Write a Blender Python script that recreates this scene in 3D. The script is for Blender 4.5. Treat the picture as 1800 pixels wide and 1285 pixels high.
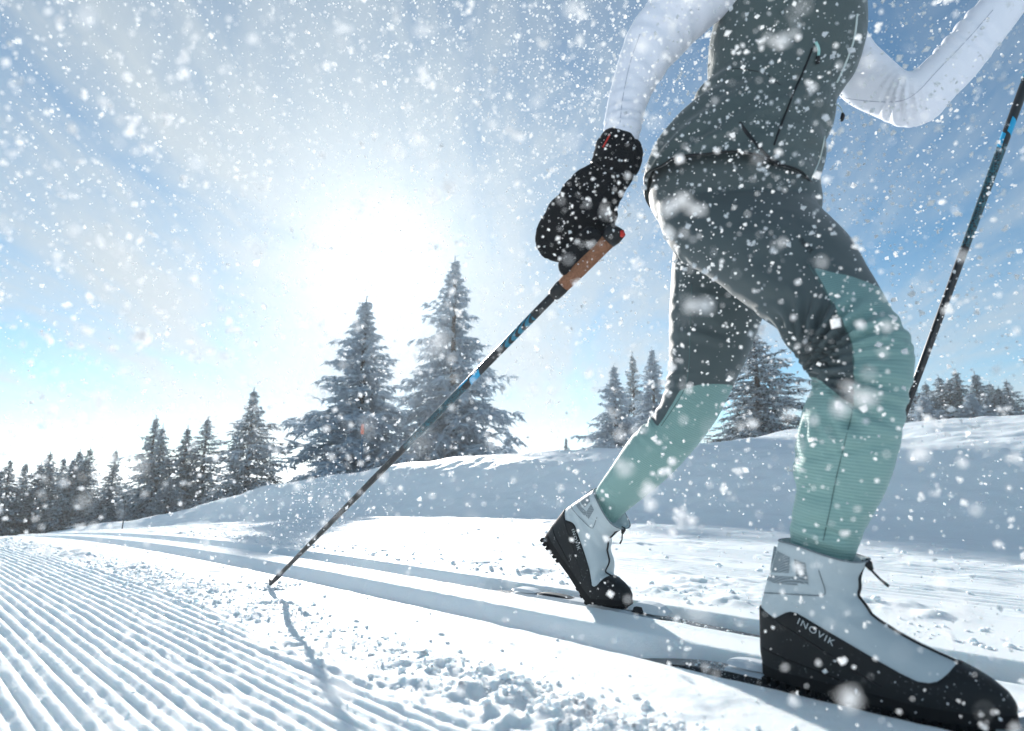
import bpy, bmesh, math, random
import numpy as np
from mathutils import Vector, Matrix
from mathutils.bvhtree import BVHTree

for _o in list(bpy.data.objects):
    bpy.data.objects.remove(_o)
scene = bpy.context.scene
col = scene.collection
rng = np.random.default_rng(7)
random.seed(7)

# ------------------------------------------------------------------ camera, sky, sun, exposure
K = 1.054                      # layout units -> metres
CAM_H = 0.28                   # camera height (layout units)
PITCH = math.radians(11.2)
cam_d = bpy.data.cameras.new('camera')
cam = bpy.data.objects.new('camera', cam_d)
col.objects.link(cam)
cam.location = (0, 0, CAM_H * K)
cam.rotation_euler = (math.pi / 2 + PITCH, 0, 0)
cam_d.sensor_width = 36.0
cam_d.lens = 20.0
cam_d.clip_start = 0.01
cam_d.clip_end = 3000
cam_d.dof.use_dof = True
cam_d.dof.focus_distance = 1.7
cam_d.dof.aperture_fstop = 4.0
scene.camera = cam

SUN_AZ = math.radians(-13.6)
SUN_EL = math.radians(20.5)
SUN = Vector((math.sin(SUN_AZ) * math.cos(SUN_EL), math.cos(SUN_AZ) * math.cos(SUN_EL), math.sin(SUN_EL)))

scene.view_settings.view_transform = 'Standard'
scene.view_settings.look = 'None'
scene.view_settings.exposure = 0.86
scene.view_settings.gamma = 1.0
scene.render.engine = 'CYCLES'
scene.cycles.use_denoising = True
scene.cycles.max_bounces = 14
scene.cycles.diffuse_bounces = 10
scene.cycles.transmission_bounces = 12
scene.cycles.volume_bounces = 1
scene.cycles.sample_clamp_indirect = 8


class NT:
    """small node helper"""
    def __init__(self, tree):
        self.t = tree
        self.n = tree.nodes
        self.l = tree.links

    def new(self, typ, **kw):
        nd = self.n.new(typ)
        for k, v in kw.items():
            setattr(nd, k, v)
        return nd

    def link(self, a, b):
        self.l.new(a, b)

    def val(self, sock, v):
        if isinstance(v, bpy.types.NodeSocket):
            self.link(v, sock)
        else:
            sock.default_value = v

    def math(self, op, a, b=0.0, clamp=False):
        m = self.new('ShaderNodeMath', operation=op, use_clamp=clamp)
        self.val(m.inputs[0], a)
        self.val(m.inputs[1], b)
        return m.outputs[0]

    def vmath(self, op, a, b=(0, 0, 0)):
        m = self.new('ShaderNodeVectorMath', operation=op)
        self.val(m.inputs[0], a)
        self.val(m.inputs[1], b)
        return m.outputs['Value'] if op in ('DOT_PRODUCT', 'LENGTH') else m.outputs[0]

    def mix(self, f, a, b, blend='MIX'):
        m = self.new('ShaderNodeMix', data_type='RGBA', blend_type=blend)
        self.val(m.inputs[0], f)
        self.val(m.inputs[6], a if isinstance(a, bpy.types.NodeSocket) else (*a, 1))
        self.val(m.inputs[7], b if isinstance(b, bpy.types.NodeSocket) else (*b, 1))
        return m.outputs[2]

    def maprange(self, v, a, b, c=0.0, d=1.0, smooth=False):
        m = self.new('ShaderNodeMapRange')
        if smooth:
            m.interpolation_type = 'SMOOTHSTEP'
        self.val(m.inputs[0], v)
        m.inputs[1].default_value, m.inputs[2].default_value = a, b
        m.inputs[3].default_value, m.inputs[4].default_value = c, d
        return m.outputs[0]

    def noise(self, vec, scale, detail=4, rough=0.5, dist=0.0):
        m = self.new('ShaderNodeTexNoise')
        if vec is not None:
            self.link(vec, m.inputs['Vector'])
        m.inputs['Scale'].default_value = scale
        m.inputs['Detail'].default_value = detail
        m.inputs['Roughness'].default_value = rough
        m.inputs['Distortion'].default_value = dist
        return m.outputs['Fac']


world = bpy.data.worlds.new('World')
scene.world = world
world.use_nodes = True
w = NT(world.node_tree)
w.n.clear()
sky = w.new('ShaderNodeTexSky', sky_type='NISHITA', sun_disc=False)
sky.sun_elevation = SUN_EL
sky.sun_rotation = SUN_AZ
sky.altitude = 1400
sky.air_density = 1.0
sky.dust_density = 0.35
sky.ozone_density = 2.2
tc = w.new('ShaderNodeTexCoord')
sep = w.new('ShaderNodeSeparateXYZ')
w.link(tc.outputs['Generated'], sep.inputs[0])
zz = w.math('ADD', w.math('MAXIMUM', sep.outputs[2], 0.0), 0.22)
cmb = w.new('ShaderNodeCombineXYZ')
w.link(w.math('DIVIDE', sep.outputs[0], zz), cmb.inputs[0])
w.link(w.math('DIVIDE', sep.outputs[1], zz), cmb.inputs[1])
rot = w.new('ShaderNodeMapping')
rot.inputs['Rotation'].default_value = (0, 0, math.radians(-34))
rot.inputs['Scale'].default_value = (1.7, 0.62, 1)
rot.inputs['Location'].default_value = (0.35, 0.9, 0)
w.link(cmb.outputs[0], rot.inputs[0])
n1 = w.noise(rot.outputs[0], 1.1, 7, 0.58, 0.9)
n2 = w.noise(rot.outputs[0], 4.5, 5, 0.6, 1.5)
cl = w.math('ADD', w.math('MULTIPLY', n1, 0.78), w.math('MULTIPLY', n2, 0.22))
sd = w.math('MAXIMUM', w.vmath('DOT_PRODUCT', tc.outputs['Generated'], tuple(SUN)), 0.0)
g1 = w.math('POWER', sd, 14.0)
g2 = w.math('POWER', sd, 45.0)
g3 = w.math('POWER', sd, 260.0)
cover = w.maprange(w.math('ADD', cl, w.math('MULTIPLY', g1, 0.26)), 0.34, 0.74, 0.0, 0.985, True)
bright = w.math('ADD', w.math('ADD', 4.6, w.math('MULTIPLY', g1, 0.9)), w.math('ADD', w.math('MULTIPLY', g2, 1.7), w.math('MULTIPLY', g3, 4.5)))
cc = w.vmath('SCALE', (0.83, 0.96, 1.055))
cc_node = cc.node
w.link(bright, cc_node.inputs['Scale'])
skym = w.mix(1.0, sky.outputs[0], (0.60, 0.90, 0.92), 'MULTIPLY')
bgc = w.mix(cover, skym, cc)
bg = w.new('ShaderNodeBackground')
bg.inputs['Strength'].default_value = 0.076
w.link(bgc, bg.inputs['Color'])
wo = w.new('ShaderNodeOutputWorld')
w.link(bg.outputs[0], wo.inputs['Surface'])

sun_d = bpy.data.lights.new('sun', 'SUN')
sun_d.energy = 4.3
sun_d.angle = math.radians(0.6)
sun_d.color = (1.0, 0.955, 0.90)
sun_o = bpy.data.objects.new('sun', sun_d)
col.objects.link(sun_o)
sun_o.rotation_euler = (-SUN).to_track_quat('-Z', 'Y').to_euler()
sun_o.location = (0, 0, 30)

# ------------------------------------------------------------------ layout helpers
D = np.array([-0.743, 0.669, 0.0])     # along the track, away to the left
N = np.array([0.669, 0.743, 0.0])      # across the track, away from the camera
CP, SP = math.cos(PITCH), math.sin(PITCH)


def W(t, n, z):
    return D * t + N * n + np.array([0, 0, z])


def at(x, y, n):
    """a point of the photograph lifted onto the vertical plane n metres across the track"""
    u, v = (x - 900) / 1000.0, (642.5 - y) / 1000.0
    d = np.array([u, CP - v * SP, v * CP + SP])
    return np.array([0, 0, CAM_H]) + d * (n / (d @ N))


def atY(x, y, Y):
    u, v = (x - 900) / 1000.0, (642.5 - y) / 1000.0
    d = np.array([u, CP - v * SP, v * CP + SP])
    return np.array([0, 0, CAM_H]) + d * (Y / d[1])


# ------------------------------------------------------------------ numpy noise
def _hash(ix, iy, seed):
    h = (ix.astype(np.int64) * 374761393 + iy.astype(np.int64) * 668265263 + seed * 1442695041) & 0xFFFFFFFF
    h = ((h ^ (h >> 13)) * 1274126177) & 0xFFFFFFFF
    h = h ^ (h >> 16)
    return (h & 0xFFFF) / 65535.0


def vnoise(x, y, seed=0):
    xi, yi = np.floor(x), np.floor(y)
    fx, fy = x - xi, y - yi
    fx = fx * fx * fx * (fx * (fx * 6 - 15) + 10)
    fy = fy * fy * fy * (fy * (fy * 6 - 15) + 10)
    a = _hash(xi, yi, seed); b = _hash(xi + 1, yi, seed)
    c = _hash(xi, yi + 1, seed); d = _hash(xi + 1, yi + 1, seed)
    return (a * (1 - fx) + b * fx) * (1 - fy) + (c * (1 - fx) + d * fx) * fy


def fbm(x, y, oct=4, seed=0, gain=0.5):
    s = np.zeros_like(x); a = 1.0; tot = 0.0
    for o in range(oct):
        s += a * vnoise(x * 2 ** o + 17.3 * o, y * 2 ** o - 9.1 * o, seed + o)
        tot += a; a *= gain
    return s / tot


def sstep(x, a, b):
    u = np.clip((x - a) / (b - a), 0, 1)
    return u * u * (3 - 2 * u)


# ------------------------------------------------------------------ mesh helpers
ORIG = {}


def obj_from(name, V, F, mats, parent=None, smooth=True, origin=None, mat_idx=None):
    V = np.asarray(V, dtype=float)
    if parent is not None:
        o0 = ORIG[parent.name]
    elif origin is not None:
        o0 = np.asarray(origin, float)
    else:
        o0 = np.array([V[:, 0].mean(), V[:, 1].mean(), V[:, 2].min()])
    me = bpy.data.meshes.new(name)
    VV = (V - o0) * K
    if isinstance(F, np.ndarray):
        k = F.shape[1]
        me.vertices.add(len(VV)); me.vertices.foreach_set('co', VV.astype(np.float32).ravel())
        me.loops.add(F.size); me.loops.foreach_set('vertex_index', F.astype(np.int32).ravel())
        me.polygons.add(len(F))
        me.polygons.foreach_set('loop_start', np.arange(0, F.size, k, dtype=np.int32))
        me.polygons.foreach_set('loop_total', np.full(len(F), k, dtype=np.int32))
        me.update(calc_edges=True)
    else:
        me.from_pydata([tuple(v) for v in VV], [], [tuple(f) for f in F])
        me.update()
    for m in (mats if isinstance(mats, (list, tuple)) else [mats]):
        me.materials.append(m)
    if mat_idx is not None:
        me.polygons.foreach_set('material_index', np.asarray(mat_idx, dtype=np.int32))
    me.polygons.foreach_set('use_smooth', np.full(len(me.polygons), smooth, dtype=bool))
    ob = bpy.data.objects.new(name, me)
    col.objects.link(ob)
    if parent is not None:
        ob.parent = parent
    else:
        ob.location = o0 * K
    ORIG[ob.name] = o0
    return ob


def tag(o, label=None, cat=None, group=None, kind=None):
    if label: o['label'] = label
    if cat: o['category'] = cat
    if group: o['group'] = group
    if kind: o['kind'] = kind
    return o


def empty(name, loc):
    o = bpy.data.objects.new(name, None)
    col.objects.link(o)
    o.location = np.asarray(loc, float) * K
    o.empty_display_size = 0.1
    ORIG[o.name] = np.asarray(loc, float)
    return o


class MB:
    def __init__(self):
        self.v = []; self.f = []; self.m = []

    def add(self, V, F, mi=0):
        b = len(self.v)
        self.v.extend([np.asarray(x, float) for x in V])
        self.f.extend([tuple(i + b for i in f) for f in F])
        self.m.extend([mi] * len(F))

    def rings(self, R, cap=True, mi=0):
        k = len(R[0]); V = [p for r in R for p in r]; F = []
        for i in range(len(R) - 1):
            for j in range(k):
                F.append((i * k + j, i * k + (j + 1) % k, (i + 1) * k + (j + 1) % k, (i + 1) * k + j))
        if cap:
            F.append(tuple(range(k - 1, -1, -1)))
            F.append(tuple((len(R) - 1) * k + j for j in range(k)))
        self.add(V, F, mi)

    def tube(self, P, r, k=8, cap=True, mi=0):
        P = [np.asarray(p, float) for p in P]
        rr = r if hasattr(r, '__len__') else [r] * len(P)
        R = []; up = None
        for i, p in enumerate(P):
            d = P[min(i + 1, len(P) - 1)] - P[max(i - 1, 0)]
            d = d / (np.linalg.norm(d) + 1e-12)
            if up is None:
                up = np.array([0, 0, 1.0]) if abs(d[2]) < 0.9 else np.array([1.0, 0, 0])
            a = np.cross(d, up); a /= np.linalg.norm(a) + 1e-12
            b = np.cross(a, d); up = b
            R.append([p + rr[i] * (math.cos(2 * math.pi * j / k) * a + math.sin(2 * math.pi * j / k) * b) for j in range(k)])
        self.rings(R, cap, mi)

    def box(self, c, ax, ay, az, mi=0):
        c, ax, ay, az = [np.asarray(q, float) for q in (c, ax, ay, az)]
        V = [c + sx * ax + sy * ay + sz * az for sz in (-1, 1) for sy in (-1, 1) for sx in (-1, 1)]
        self.add(V, [(0, 2, 3, 1), (4, 5, 7, 6), (0, 1, 5, 4), (2, 6, 7, 3), (0, 4, 6, 2), (1, 3, 7, 5)], mi)

    def build(self, name, mats, parent=None, smooth=True, origin=None):
        o = obj_from(name, np.array(self.v), self.f, mats, parent, smooth, origin, self.m)
        bm = bmesh.new(); bm.from_mesh(o.data)
        bmesh.ops.recalc_face_normals(bm, faces=bm.faces)
        bm.to_mesh(o.data); bm.free()
        return o


def catmull(A, per=5):
    A = np.asarray(A, float)
    out = []
    for i in range(len(A) - 1):
        p0, p1, p2, p3 = A[max(i - 1, 0)], A[i], A[i + 1], A[min(i + 2, len(A) - 1)]
        for s in range(per):
            u = s / per
            out.append(0.5 * (2 * p1 + (p2 - p0) * u + (2 * p0 - 5 * p1 + 4 * p2 - p3) * u * u + (3 * p1 - p0 - 3 * p2 + p3) * u ** 3))
    out.append(A[-1])
    return np.array(out)


def limb_rings(S, k=36, per=5, exp=1.0, grow=0.0):
    """rings of a limb from cross sections (edge, edge, plane across the track, depth ratio)"""
    R = []
    for (lx, ly, rx, ry, n, dr) in catmull(S, per):
        c = at((lx + rx) / 2, (ly + ry) / 2, n)
        Y = c[1]
        pl = at(lx, ly, n); pr = at(rx, ry, n)
        view = c - np.array([0, 0, CAM_H]); dist = np.linalg.norm(view); view /= dist
        o = np.array([0, 0, CAM_H])

        def onplane(q):
            dd = q - o
            return o + dd * ((c - o) @ view / (dd @ view))
        a = (onplane(pr) - onplane(pl)) / 2
        la = np.linalg.norm(a)
        b = np.array([view[0], view[1], 0]); b /= np.linalg.norm(b)
        b = b * la * dr
        a = a * (1 + grow / la); b = b * (1 + grow / (la * dr))
        R.append([c + a * math.copysign(abs(math.cos(q)) ** exp, math.cos(q)) + b * math.copysign(abs(math.sin(q)) ** exp, math.sin(q))
                  for q in np.linspace(0, 2 * math.pi, k, endpoint=False)])
    return R


def bvh_of(o):
    M = o.matrix_world
    me = o.data
    off = ORIG[o.name]
    return BVHTree.FromPolygons([tuple(np.array(v.co) / K + off) for v in me.vertices], [tuple(p.vertices) for p in me.polygons])


def hit_px(bvh, x, y):
    u, v = (x - 900) / 1000.0, (642.5 - y) / 1000.0
    d = Vector((u, CP - v * SP, v * CP + SP)).normalized()
    loc, nrm, i, dist = bvh.ray_cast(Vector((0, 0, CAM_H)), d)
    if loc is None:
        return None
    if nrm.dot(d) > 0:
        nrm = -nrm
    return np.array(loc), np.array(nrm)


# ------------------------------------------------------------------ materials
def mat(name, rgb, rough=0.6, spec=0.4, sheen=0.0, metallic=0.0):
    m = bpy.data.materials.new(name)
    m.use_nodes = True
    t = NT(m.node_tree)
    p = t.n['Principled BSDF']
    p.inputs['Base Color'].default_value = (*rgb, 1)
    p.inputs['Roughness'].default_value = rough
    p.inputs['Specular IOR Level'].default_value = spec
    p.inputs['Metallic'].default_value = metallic
    if sheen:
        p.inputs['Sheen Weight'].default_value = sheen
        p.inputs['Sheen Roughness'].default_value = 0.4
    return m, t, p


def add_bump(t, p, height, strength=0.3, dist=0.01):
    b = t.new('ShaderNodeBump')
    b.inputs['Strength'].default_value = strength
    b.inputs['Distance'].default_value = dist
    t.link(height, b.inputs['Height'])
    t.link(b.outputs[0], p.inputs['Normal'])
    return b


def vary(t, p, rgb, vec, scale, amt=0.15, detail=4):
    n = t.noise(vec, scale, detail)
    lo = tuple(c * (1 - amt) for c in rgb); hi = tuple(min(1, c * (1 + amt)) for c in rgb)
    t.link(t.mix(n, lo, hi), p.inputs['Base Color'])


def objco(t):
    return t.new('ShaderNodeTexCoord').outputs['Object']


# snow
SNOW, t, p = mat('snow', (0.88, 0.90, 0.925), 0.55, 0.25)
oc = objco(t)
f1 = t.noise(oc, 90, 5, 0.65)
f2 = t.noise(oc, 620, 3, 0.6)
add_bump(t, p, t.math('ADD', t.math('MULTIPLY', f1, 0.6), t.math('MULTIPLY', f2, 0.4)), 0.55, 0.006)
t.link(t.mix(t.noise(oc, 1.7, 4), (0.845, 0.905, 0.945), (0.88, 0.93, 0.96)), p.inputs['Base Color'])
p.inputs['Subsurface Weight'].default_value = 0.7
p.inputs['Subsurface Radius'].default_value = (0.7, 0.9, 1.0)
p.inputs['Subsurface Scale'].default_value = 0.012

CLOD, t, p = mat('loose_snow', (0.87, 0.925, 0.96), 0.6, 0.2)
add_bump(t, p, t.noise(objco(t), 260, 4, 0.65), 0.6, 0.003)
p.inputs['Subsurface Weight'].default_value = 0.7
p.inputs['Subsurface Radius'].default_value = (0.7, 0.9, 1.0)
p.inputs['Subsurface Scale'].default_value = 0.012

FLAKE, t, p = mat('snowflake', (0.93, 0.94, 0.95), 0.5, 0.3)
tr = t.new('ShaderNodeBsdfTranslucent'); tr.inputs[0].default_value = (0.98, 0.98, 0.98, 1)
mx = t.new('ShaderNodeMixShader'); mx.inputs[0].default_value = 0.85
t.link(p.outputs[0], mx.inputs[1]); t.link(tr.outputs[0], mx.inputs[2])
t.link(mx.outputs[0], t.n['Material Output'].inputs[0])

NEEDLE, t, p = mat('spruce_needles', (0.035, 0.05, 0.045), 0.7, 0.25)
vary(t, p, (0.036, 0.060, 0.070), objco(t), 9, 0.5)
NEEDLEW, t, p = mat('frosted_needles', (0.2, 0.23, 0.25), 0.7, 0.25)
vary(t, p, (0.62, 0.70, 0.76), objco(t), 9, 0.3)
tr = t.new('ShaderNodeBsdfTranslucent'); tr.inputs[0].default_value = (0.62, 0.70, 0.76, 1)
mx = t.new('ShaderNodeMixShader'); mx.inputs[0].default_value = 0.60
t.link(p.outputs[0], mx.inputs[1]); t.link(tr.outputs[0], mx.inputs[2])
t.link(mx.outputs[0], t.n['Material Output'].inputs[0])
FROST, t, p = mat('frosted_snow', (0.82, 0.85, 0.89), 0.6, 0.2)
vary(t, p, (0.80, 0.885, 0.945), objco(t), 30, 0.06)
tr = t.new('ShaderNodeBsdfTranslucent'); tr.inputs[0].default_value = (0.83, 0.90, 0.96, 1)
mx = t.new('ShaderNodeMixShader'); mx.inputs[0].default_value = 0.60
t.link(p.outputs[0], mx.inputs[1]); t.link(tr.outputs[0], mx.inputs[2])
t.link(mx.outputs[0], t.n['Material Output'].inputs[0])
BARK, t, p = mat('bark', (0.07, 0.055, 0.045), 0.9, 0.2)
add_bump(t, p, t.noise(objco(t), 25, 5), 0.6, 0.05)

# clothing
TIGHTS, t, p = mat('tights_fabric', (0.1, 0.12, 0.13), 0.62, 0.3, sheen=0.25)
at_p = t.new('ShaderNodeAttribute', attribute_name='panel').outputs['Fac']
at_s = t.new('ShaderNodeAttribute', attribute_name='shirt').outputs['Fac']
at_k = t.new('ShaderNodeAttribute', attribute_name='skin').outputs['Fac']
at_r = t.new('ShaderNodeAttribute', attribute_name='rib').outputs['Fac']
oc = objco(t)
mask = t.maprange(at_p, -0.0009, 0.0009)
wv = t.math('SINE', t.math('MULTIPLY', at_r, 2 * math.pi / 0.0046))
wv01 = t.math('ADD', 0.5, t.math('MULTIPLY', t.math('SUBTRACT', t.maprange(wv, -1, 1), 0.5), t.maprange(t.noise(oc, 9, 3), 0.3, 0.7, 0.35, 1.0)))
dark = t.mix(t.noise(oc, 14, 4), (0.066, 0.088, 0.094), (0.088, 0.112, 0.116))
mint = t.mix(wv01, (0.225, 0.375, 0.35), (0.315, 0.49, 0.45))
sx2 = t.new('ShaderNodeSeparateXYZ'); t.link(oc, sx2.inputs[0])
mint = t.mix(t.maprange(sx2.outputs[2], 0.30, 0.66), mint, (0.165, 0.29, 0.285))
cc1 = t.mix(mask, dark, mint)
shirtm = t.maprange(at_s, -0.001, 0.001)
cc2 = t.mix(shirtm, cc1, t.mix(t.noise(oc, 10, 3), (0.81, 0.82, 0.90), (0.86, 0.87, 0.93)))
skinm = t.maprange(at_k, -0.001, 0.001)
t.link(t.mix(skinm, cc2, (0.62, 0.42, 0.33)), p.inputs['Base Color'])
weave = t.noise(oc, 900, 2)
hgt = t.math('ADD', t.math('MULTIPLY', t.math('MULTIPLY', wv01, mask), 0.9), t.math('MULTIPLY', weave, 0.25))
add_bump(t, p, hgt, 0.5, 0.0016)

VEST, t, p = mat('vest_fabric', (0.13, 0.155, 0.15), 0.6, 0.3, sheen=0.25)
oc = objco(t)
vary(t, p, (0.080, 0.106, 0.106), oc, 8, 0.18)
add_bump(t, p, t.math('ADD', t.math('MULTIPLY', t.noise(oc, 9, 4, 0.55, 1.2), 1.0), t.math('MULTIPLY', t.noise(oc, 900, 2), 0.03)), 0.35, 0.03)
BLACKT, t, p = mat('black_trim', (0.012, 0.013, 0.015), 0.5, 0.4)
PIPING, t, p = mat('reflective_piping', (0.55, 0.62, 0.60), 0.4, 0.5)
PULL, t, p = mat('mint_pull', (0.35, 0.62, 0.58), 0.5, 0.4)
MITT, t, p = mat('black_knit', (0.010, 0.011, 0.013), 0.85, 0.25, sheen=0.05)
vo = t.new('ShaderNodeTexVoronoi'); vo.inputs['Scale'].default_value = 260
t.link(objco(t), vo.inputs['Vector'])
add_bump(t, p, vo.outputs['Distance'], 0.5, 0.003)
REDT, t, p = mat('red_trim', (0.55, 0.03, 0.02), 0.5, 0.4)

# boots
UPPER, t, p = mat('boot_softshell', (0.52, 0.58, 0.60), 0.55, 0.35, sheen=0.1)
oc = objco(t)
vary(t, p, (0.52, 0.585, 0.605), oc, 14, 0.06)
add_bump(t, p, t.math('ADD', t.math('MULTIPLY', t.noise(oc, 22, 3, 0.5, 1.0), 1.0), t.math('MULTIPLY', t.noise(oc, 1200, 2), 0.04)), 0.35, 0.012)
RAND, t, p = mat('boot_rubber', (0.010, 0.012, 0.014), 0.55, 0.3)
spk = t.maprange(t.noise(objco(t), 330, 3, 0.7), 0.665, 0.70)
t.link(t.mix(t.math('MULTIPLY', spk, t.maprange(t.noise(objco(t), 24, 2), 0.45, 0.6)), (0.010, 0.012, 0.014), (0.6, 0.64, 0.67)), p.inputs['Base Color'])
add_bump(t, p, t.noise(objco(t), 500, 3), 0.15, 0.001)
SOLEM, t, p = mat('boot_sole', (0.012, 0.012, 0.013), 0.75, 0.2)
PRINT, t, p = mat('grey_print', (0.22, 0.26, 0.28), 0.6, 0.3)
wv = t.new('ShaderNodeTexWave'); wv.inputs['Scale'].default_value = 170
wv.bands_direction = 'DIAGONAL'
t.link(objco(t), wv.inputs['Vector'])
t.link(t.mix(wv.outputs['Fac'], (0.17, 0.20, 0.22), (0.33, 0.38, 0.40)), p.inputs['Base Color'])
LINE, t, p = mat('grey_line', (0.2, 0.23, 0.25), 0.6, 0.3)
LOGO, t, p = mat('logo_print', (0.52, 0.56, 0.57), 0.5, 0.4)

# poles and skis
CARBON, t, p = mat('pole_carbon', (0.02, 0.022, 0.025), 0.32, 0.5)
oc = objco(t)
sx = t.new('ShaderNodeSeparateXYZ'); t.link(oc, sx.inputs[0])
s = sx.outputs[2]
ang = t.math('ARCTAN2', sx.outputs[1], sx.outputs[0])


def band(a, b):
    return t.math('MULTIPLY', t.math('GREATER_THAN', s, a * K), t.math('LESS_THAN', s, b * K))


POLE_BANDS = {}
CORK, t2, p2 = mat('cork_grip', (0.33, 0.17, 0.095), 0.8, 0.2)
v2 = t2.new('ShaderNodeTexVoronoi'); v2.inputs['Scale'].default_value = 330
t2.link(objco(t2), v2.inputs['Vector'])
t2.link(t2.mix(t2.math('ADD', t2.math('MULTIPLY', v2.outputs['Distance'], 0.9), t2.math('MULTIPLY', t2.noise(objco(t2), 60, 3), 0.5)), (0.12, 0.05, 0.028), (0.30, 0.145, 0.085)), p2.inputs['Base Color'])
add_bump(t2, p2, v2.outputs['Distance'], 0.3, 0.002)
# printed graphics along the shaft (distance from the tip)
slant = t.math('ADD', s, t.math('MULTIPLY', ang, 0.006))
zig = t.math('SINE', t.math('ADD', t.math('MULTIPLY', slant, 300.0), t.math('MULTIPLY', t.math('SINE', t.math('MULTIPLY', ang, 2.0)), 1.6)))
leaf = t.math('MULTIPLY', band(0.955, 1.045), t.math('GREATER_THAN', zig, -0.15))
vx = t.new('ShaderNodeTexVoronoi'); vx.inputs['Scale'].default_value = 190
vx.feature = 'DISTANCE_TO_EDGE'
t.link(oc, vx.inputs['Vector'])
hexa = t.math('MULTIPLY', band(0.62, 0.83), t.math('LESS_THAN', vx.outputs['Distance'], 0.10))
cyan = t.math('MULTIPLY', t.math('GREATER_THAN', slant, 0.838 * K), t.math('LESS_THAN', slant, 0.868 * K))
ring = band(1.135, 1.15)
c0 = t.mix(leaf, (0.018, 0.020, 0.023), (0.02, 0.19, 0.29))
c1 = t.mix(hexa, c0, (0.03, 0.13, 0.17))
c2 = t.mix(cyan, c1, (0.01, 0.34, 0.62))
c3 = t.mix(ring, c2, (0.02, 0.22, 0.34))
t.link(c3, p.inputs['Base Color'])
TIPM, t, p = mat('pole_tip', (0.05, 0.05, 0.055), 0.35, 0.5, metallic=0.4)
SKIM, t, p = mat('ski_topsheet', (0.012, 0.013, 0.016), 0.3, 0.5)
oc = objco(t)
sp = t.maprange(t.noise(oc, 420, 3, 0.7), 0.60, 0.64)
t.link(t.mix(t.math('MULTIPLY', sp, t.maprange(t.noise(oc, 14, 2), 0.4, 0.6)), (0.012, 0.013, 0.016), (0.75, 0.78, 0.8)), p.inputs['Base Color'])
BINDW, t, p = mat('binding_plastic', (0.62, 0.66, 0.69), 0.35, 0.5)
BINDB, t, p = mat('binding_black', (0.015, 0.015, 0.017), 0.4, 0.4)
STAKE, t, p = mat('stake_blue', (0.06, 0.13, 0.20), 0.5, 0.4)
ORANGE, t, p = mat('stake_orange', (0.75, 0.10, 0.03), 0.5, 0.4)
DARKST, t, p = mat('stake_dark', (0.05, 0.055, 0.06), 0.6, 0.3)

# ------------------------------------------------------------------ the snow ground
GA, GB = (0.872, 1.026), (1.122, 1.246)      # near and far ski groove, lip to lip
GD = 0.037


def bend(t):                                  # the trail swings away to the left in the distance
    return 0.016 * np.maximum(t - 5.0, 0) ** 2 / (1 + 0.02 * np.maximum(t - 5, 0))


def trail_z(t):
    q = np.maximum(t - 0.9, 0)
    near = -0.0064 * q * q
    lin = -0.0064 * 36 - 0.0768 * (q - 6)
    z = np.where(q < 6, near, lin)
    return np.maximum(z, -9.5)


CT = np.array([-400, -30, -3, 0, .6, 1.3, 2, 3.4, 4.2, 6, 7.3, 8.7, 10.4, 12.3, 14.4, 17, 23, 34, 50, 100, 400.0])
CZ = np.array([0.9, 0.85, 0.66,   .69, .68, .66, .615, .575, .565, .47, .385, .23, -.10, -.44, -.68, -1.15, -2.0, -3.3, -5.0, -9.5, -9.5])


def base_z(t, n):
    """large shape only"""
    ne = n + bend(t)
    zt = trail_z(t)
    zc = np.interp(t, CT, CZ)
    wob = 0.16 * (fbm(t * 0.35, ne * 0.15, 3, 41) - 0.5) * 2
    fs = 0.67 + 0.19 * sstep(t, 0.6, 2.6)
    up = fs * sstep(ne + wob, 3.38, 4.25) + (1 - fs) * sstep(ne, 3.9, 5.3)
    rise = zc - zt
    z = zt + rise * up
    z += 0.05 * sstep(ne, 4.6, 9)
    far = sstep(ne, 6, 40)
    z += far * 0.5 * (fbm(t * 0.05, n * 0.05, 3, 5) - 0.5) * 2
    # gentle mounds on the bank
    z += up * (1 - far) * 0.05 * (fbm(t * 0.9, ne * 0.9, 3, 12) - 0.5) * 2
    # the far side behind the camera: another low bank
    dn = sstep(-ne, 3.2, 6.0)
    z += dn * 0.5
    return z


def groove(ne, lo, hi, depth, wn, wf):
    """trough with a sloping near side and a steeper far side"""
    a = sstep(ne, lo, lo + wn)
    b = 1 - sstep(ne, hi - wf, hi)
    return -depth * np.minimum(a, b)


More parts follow.
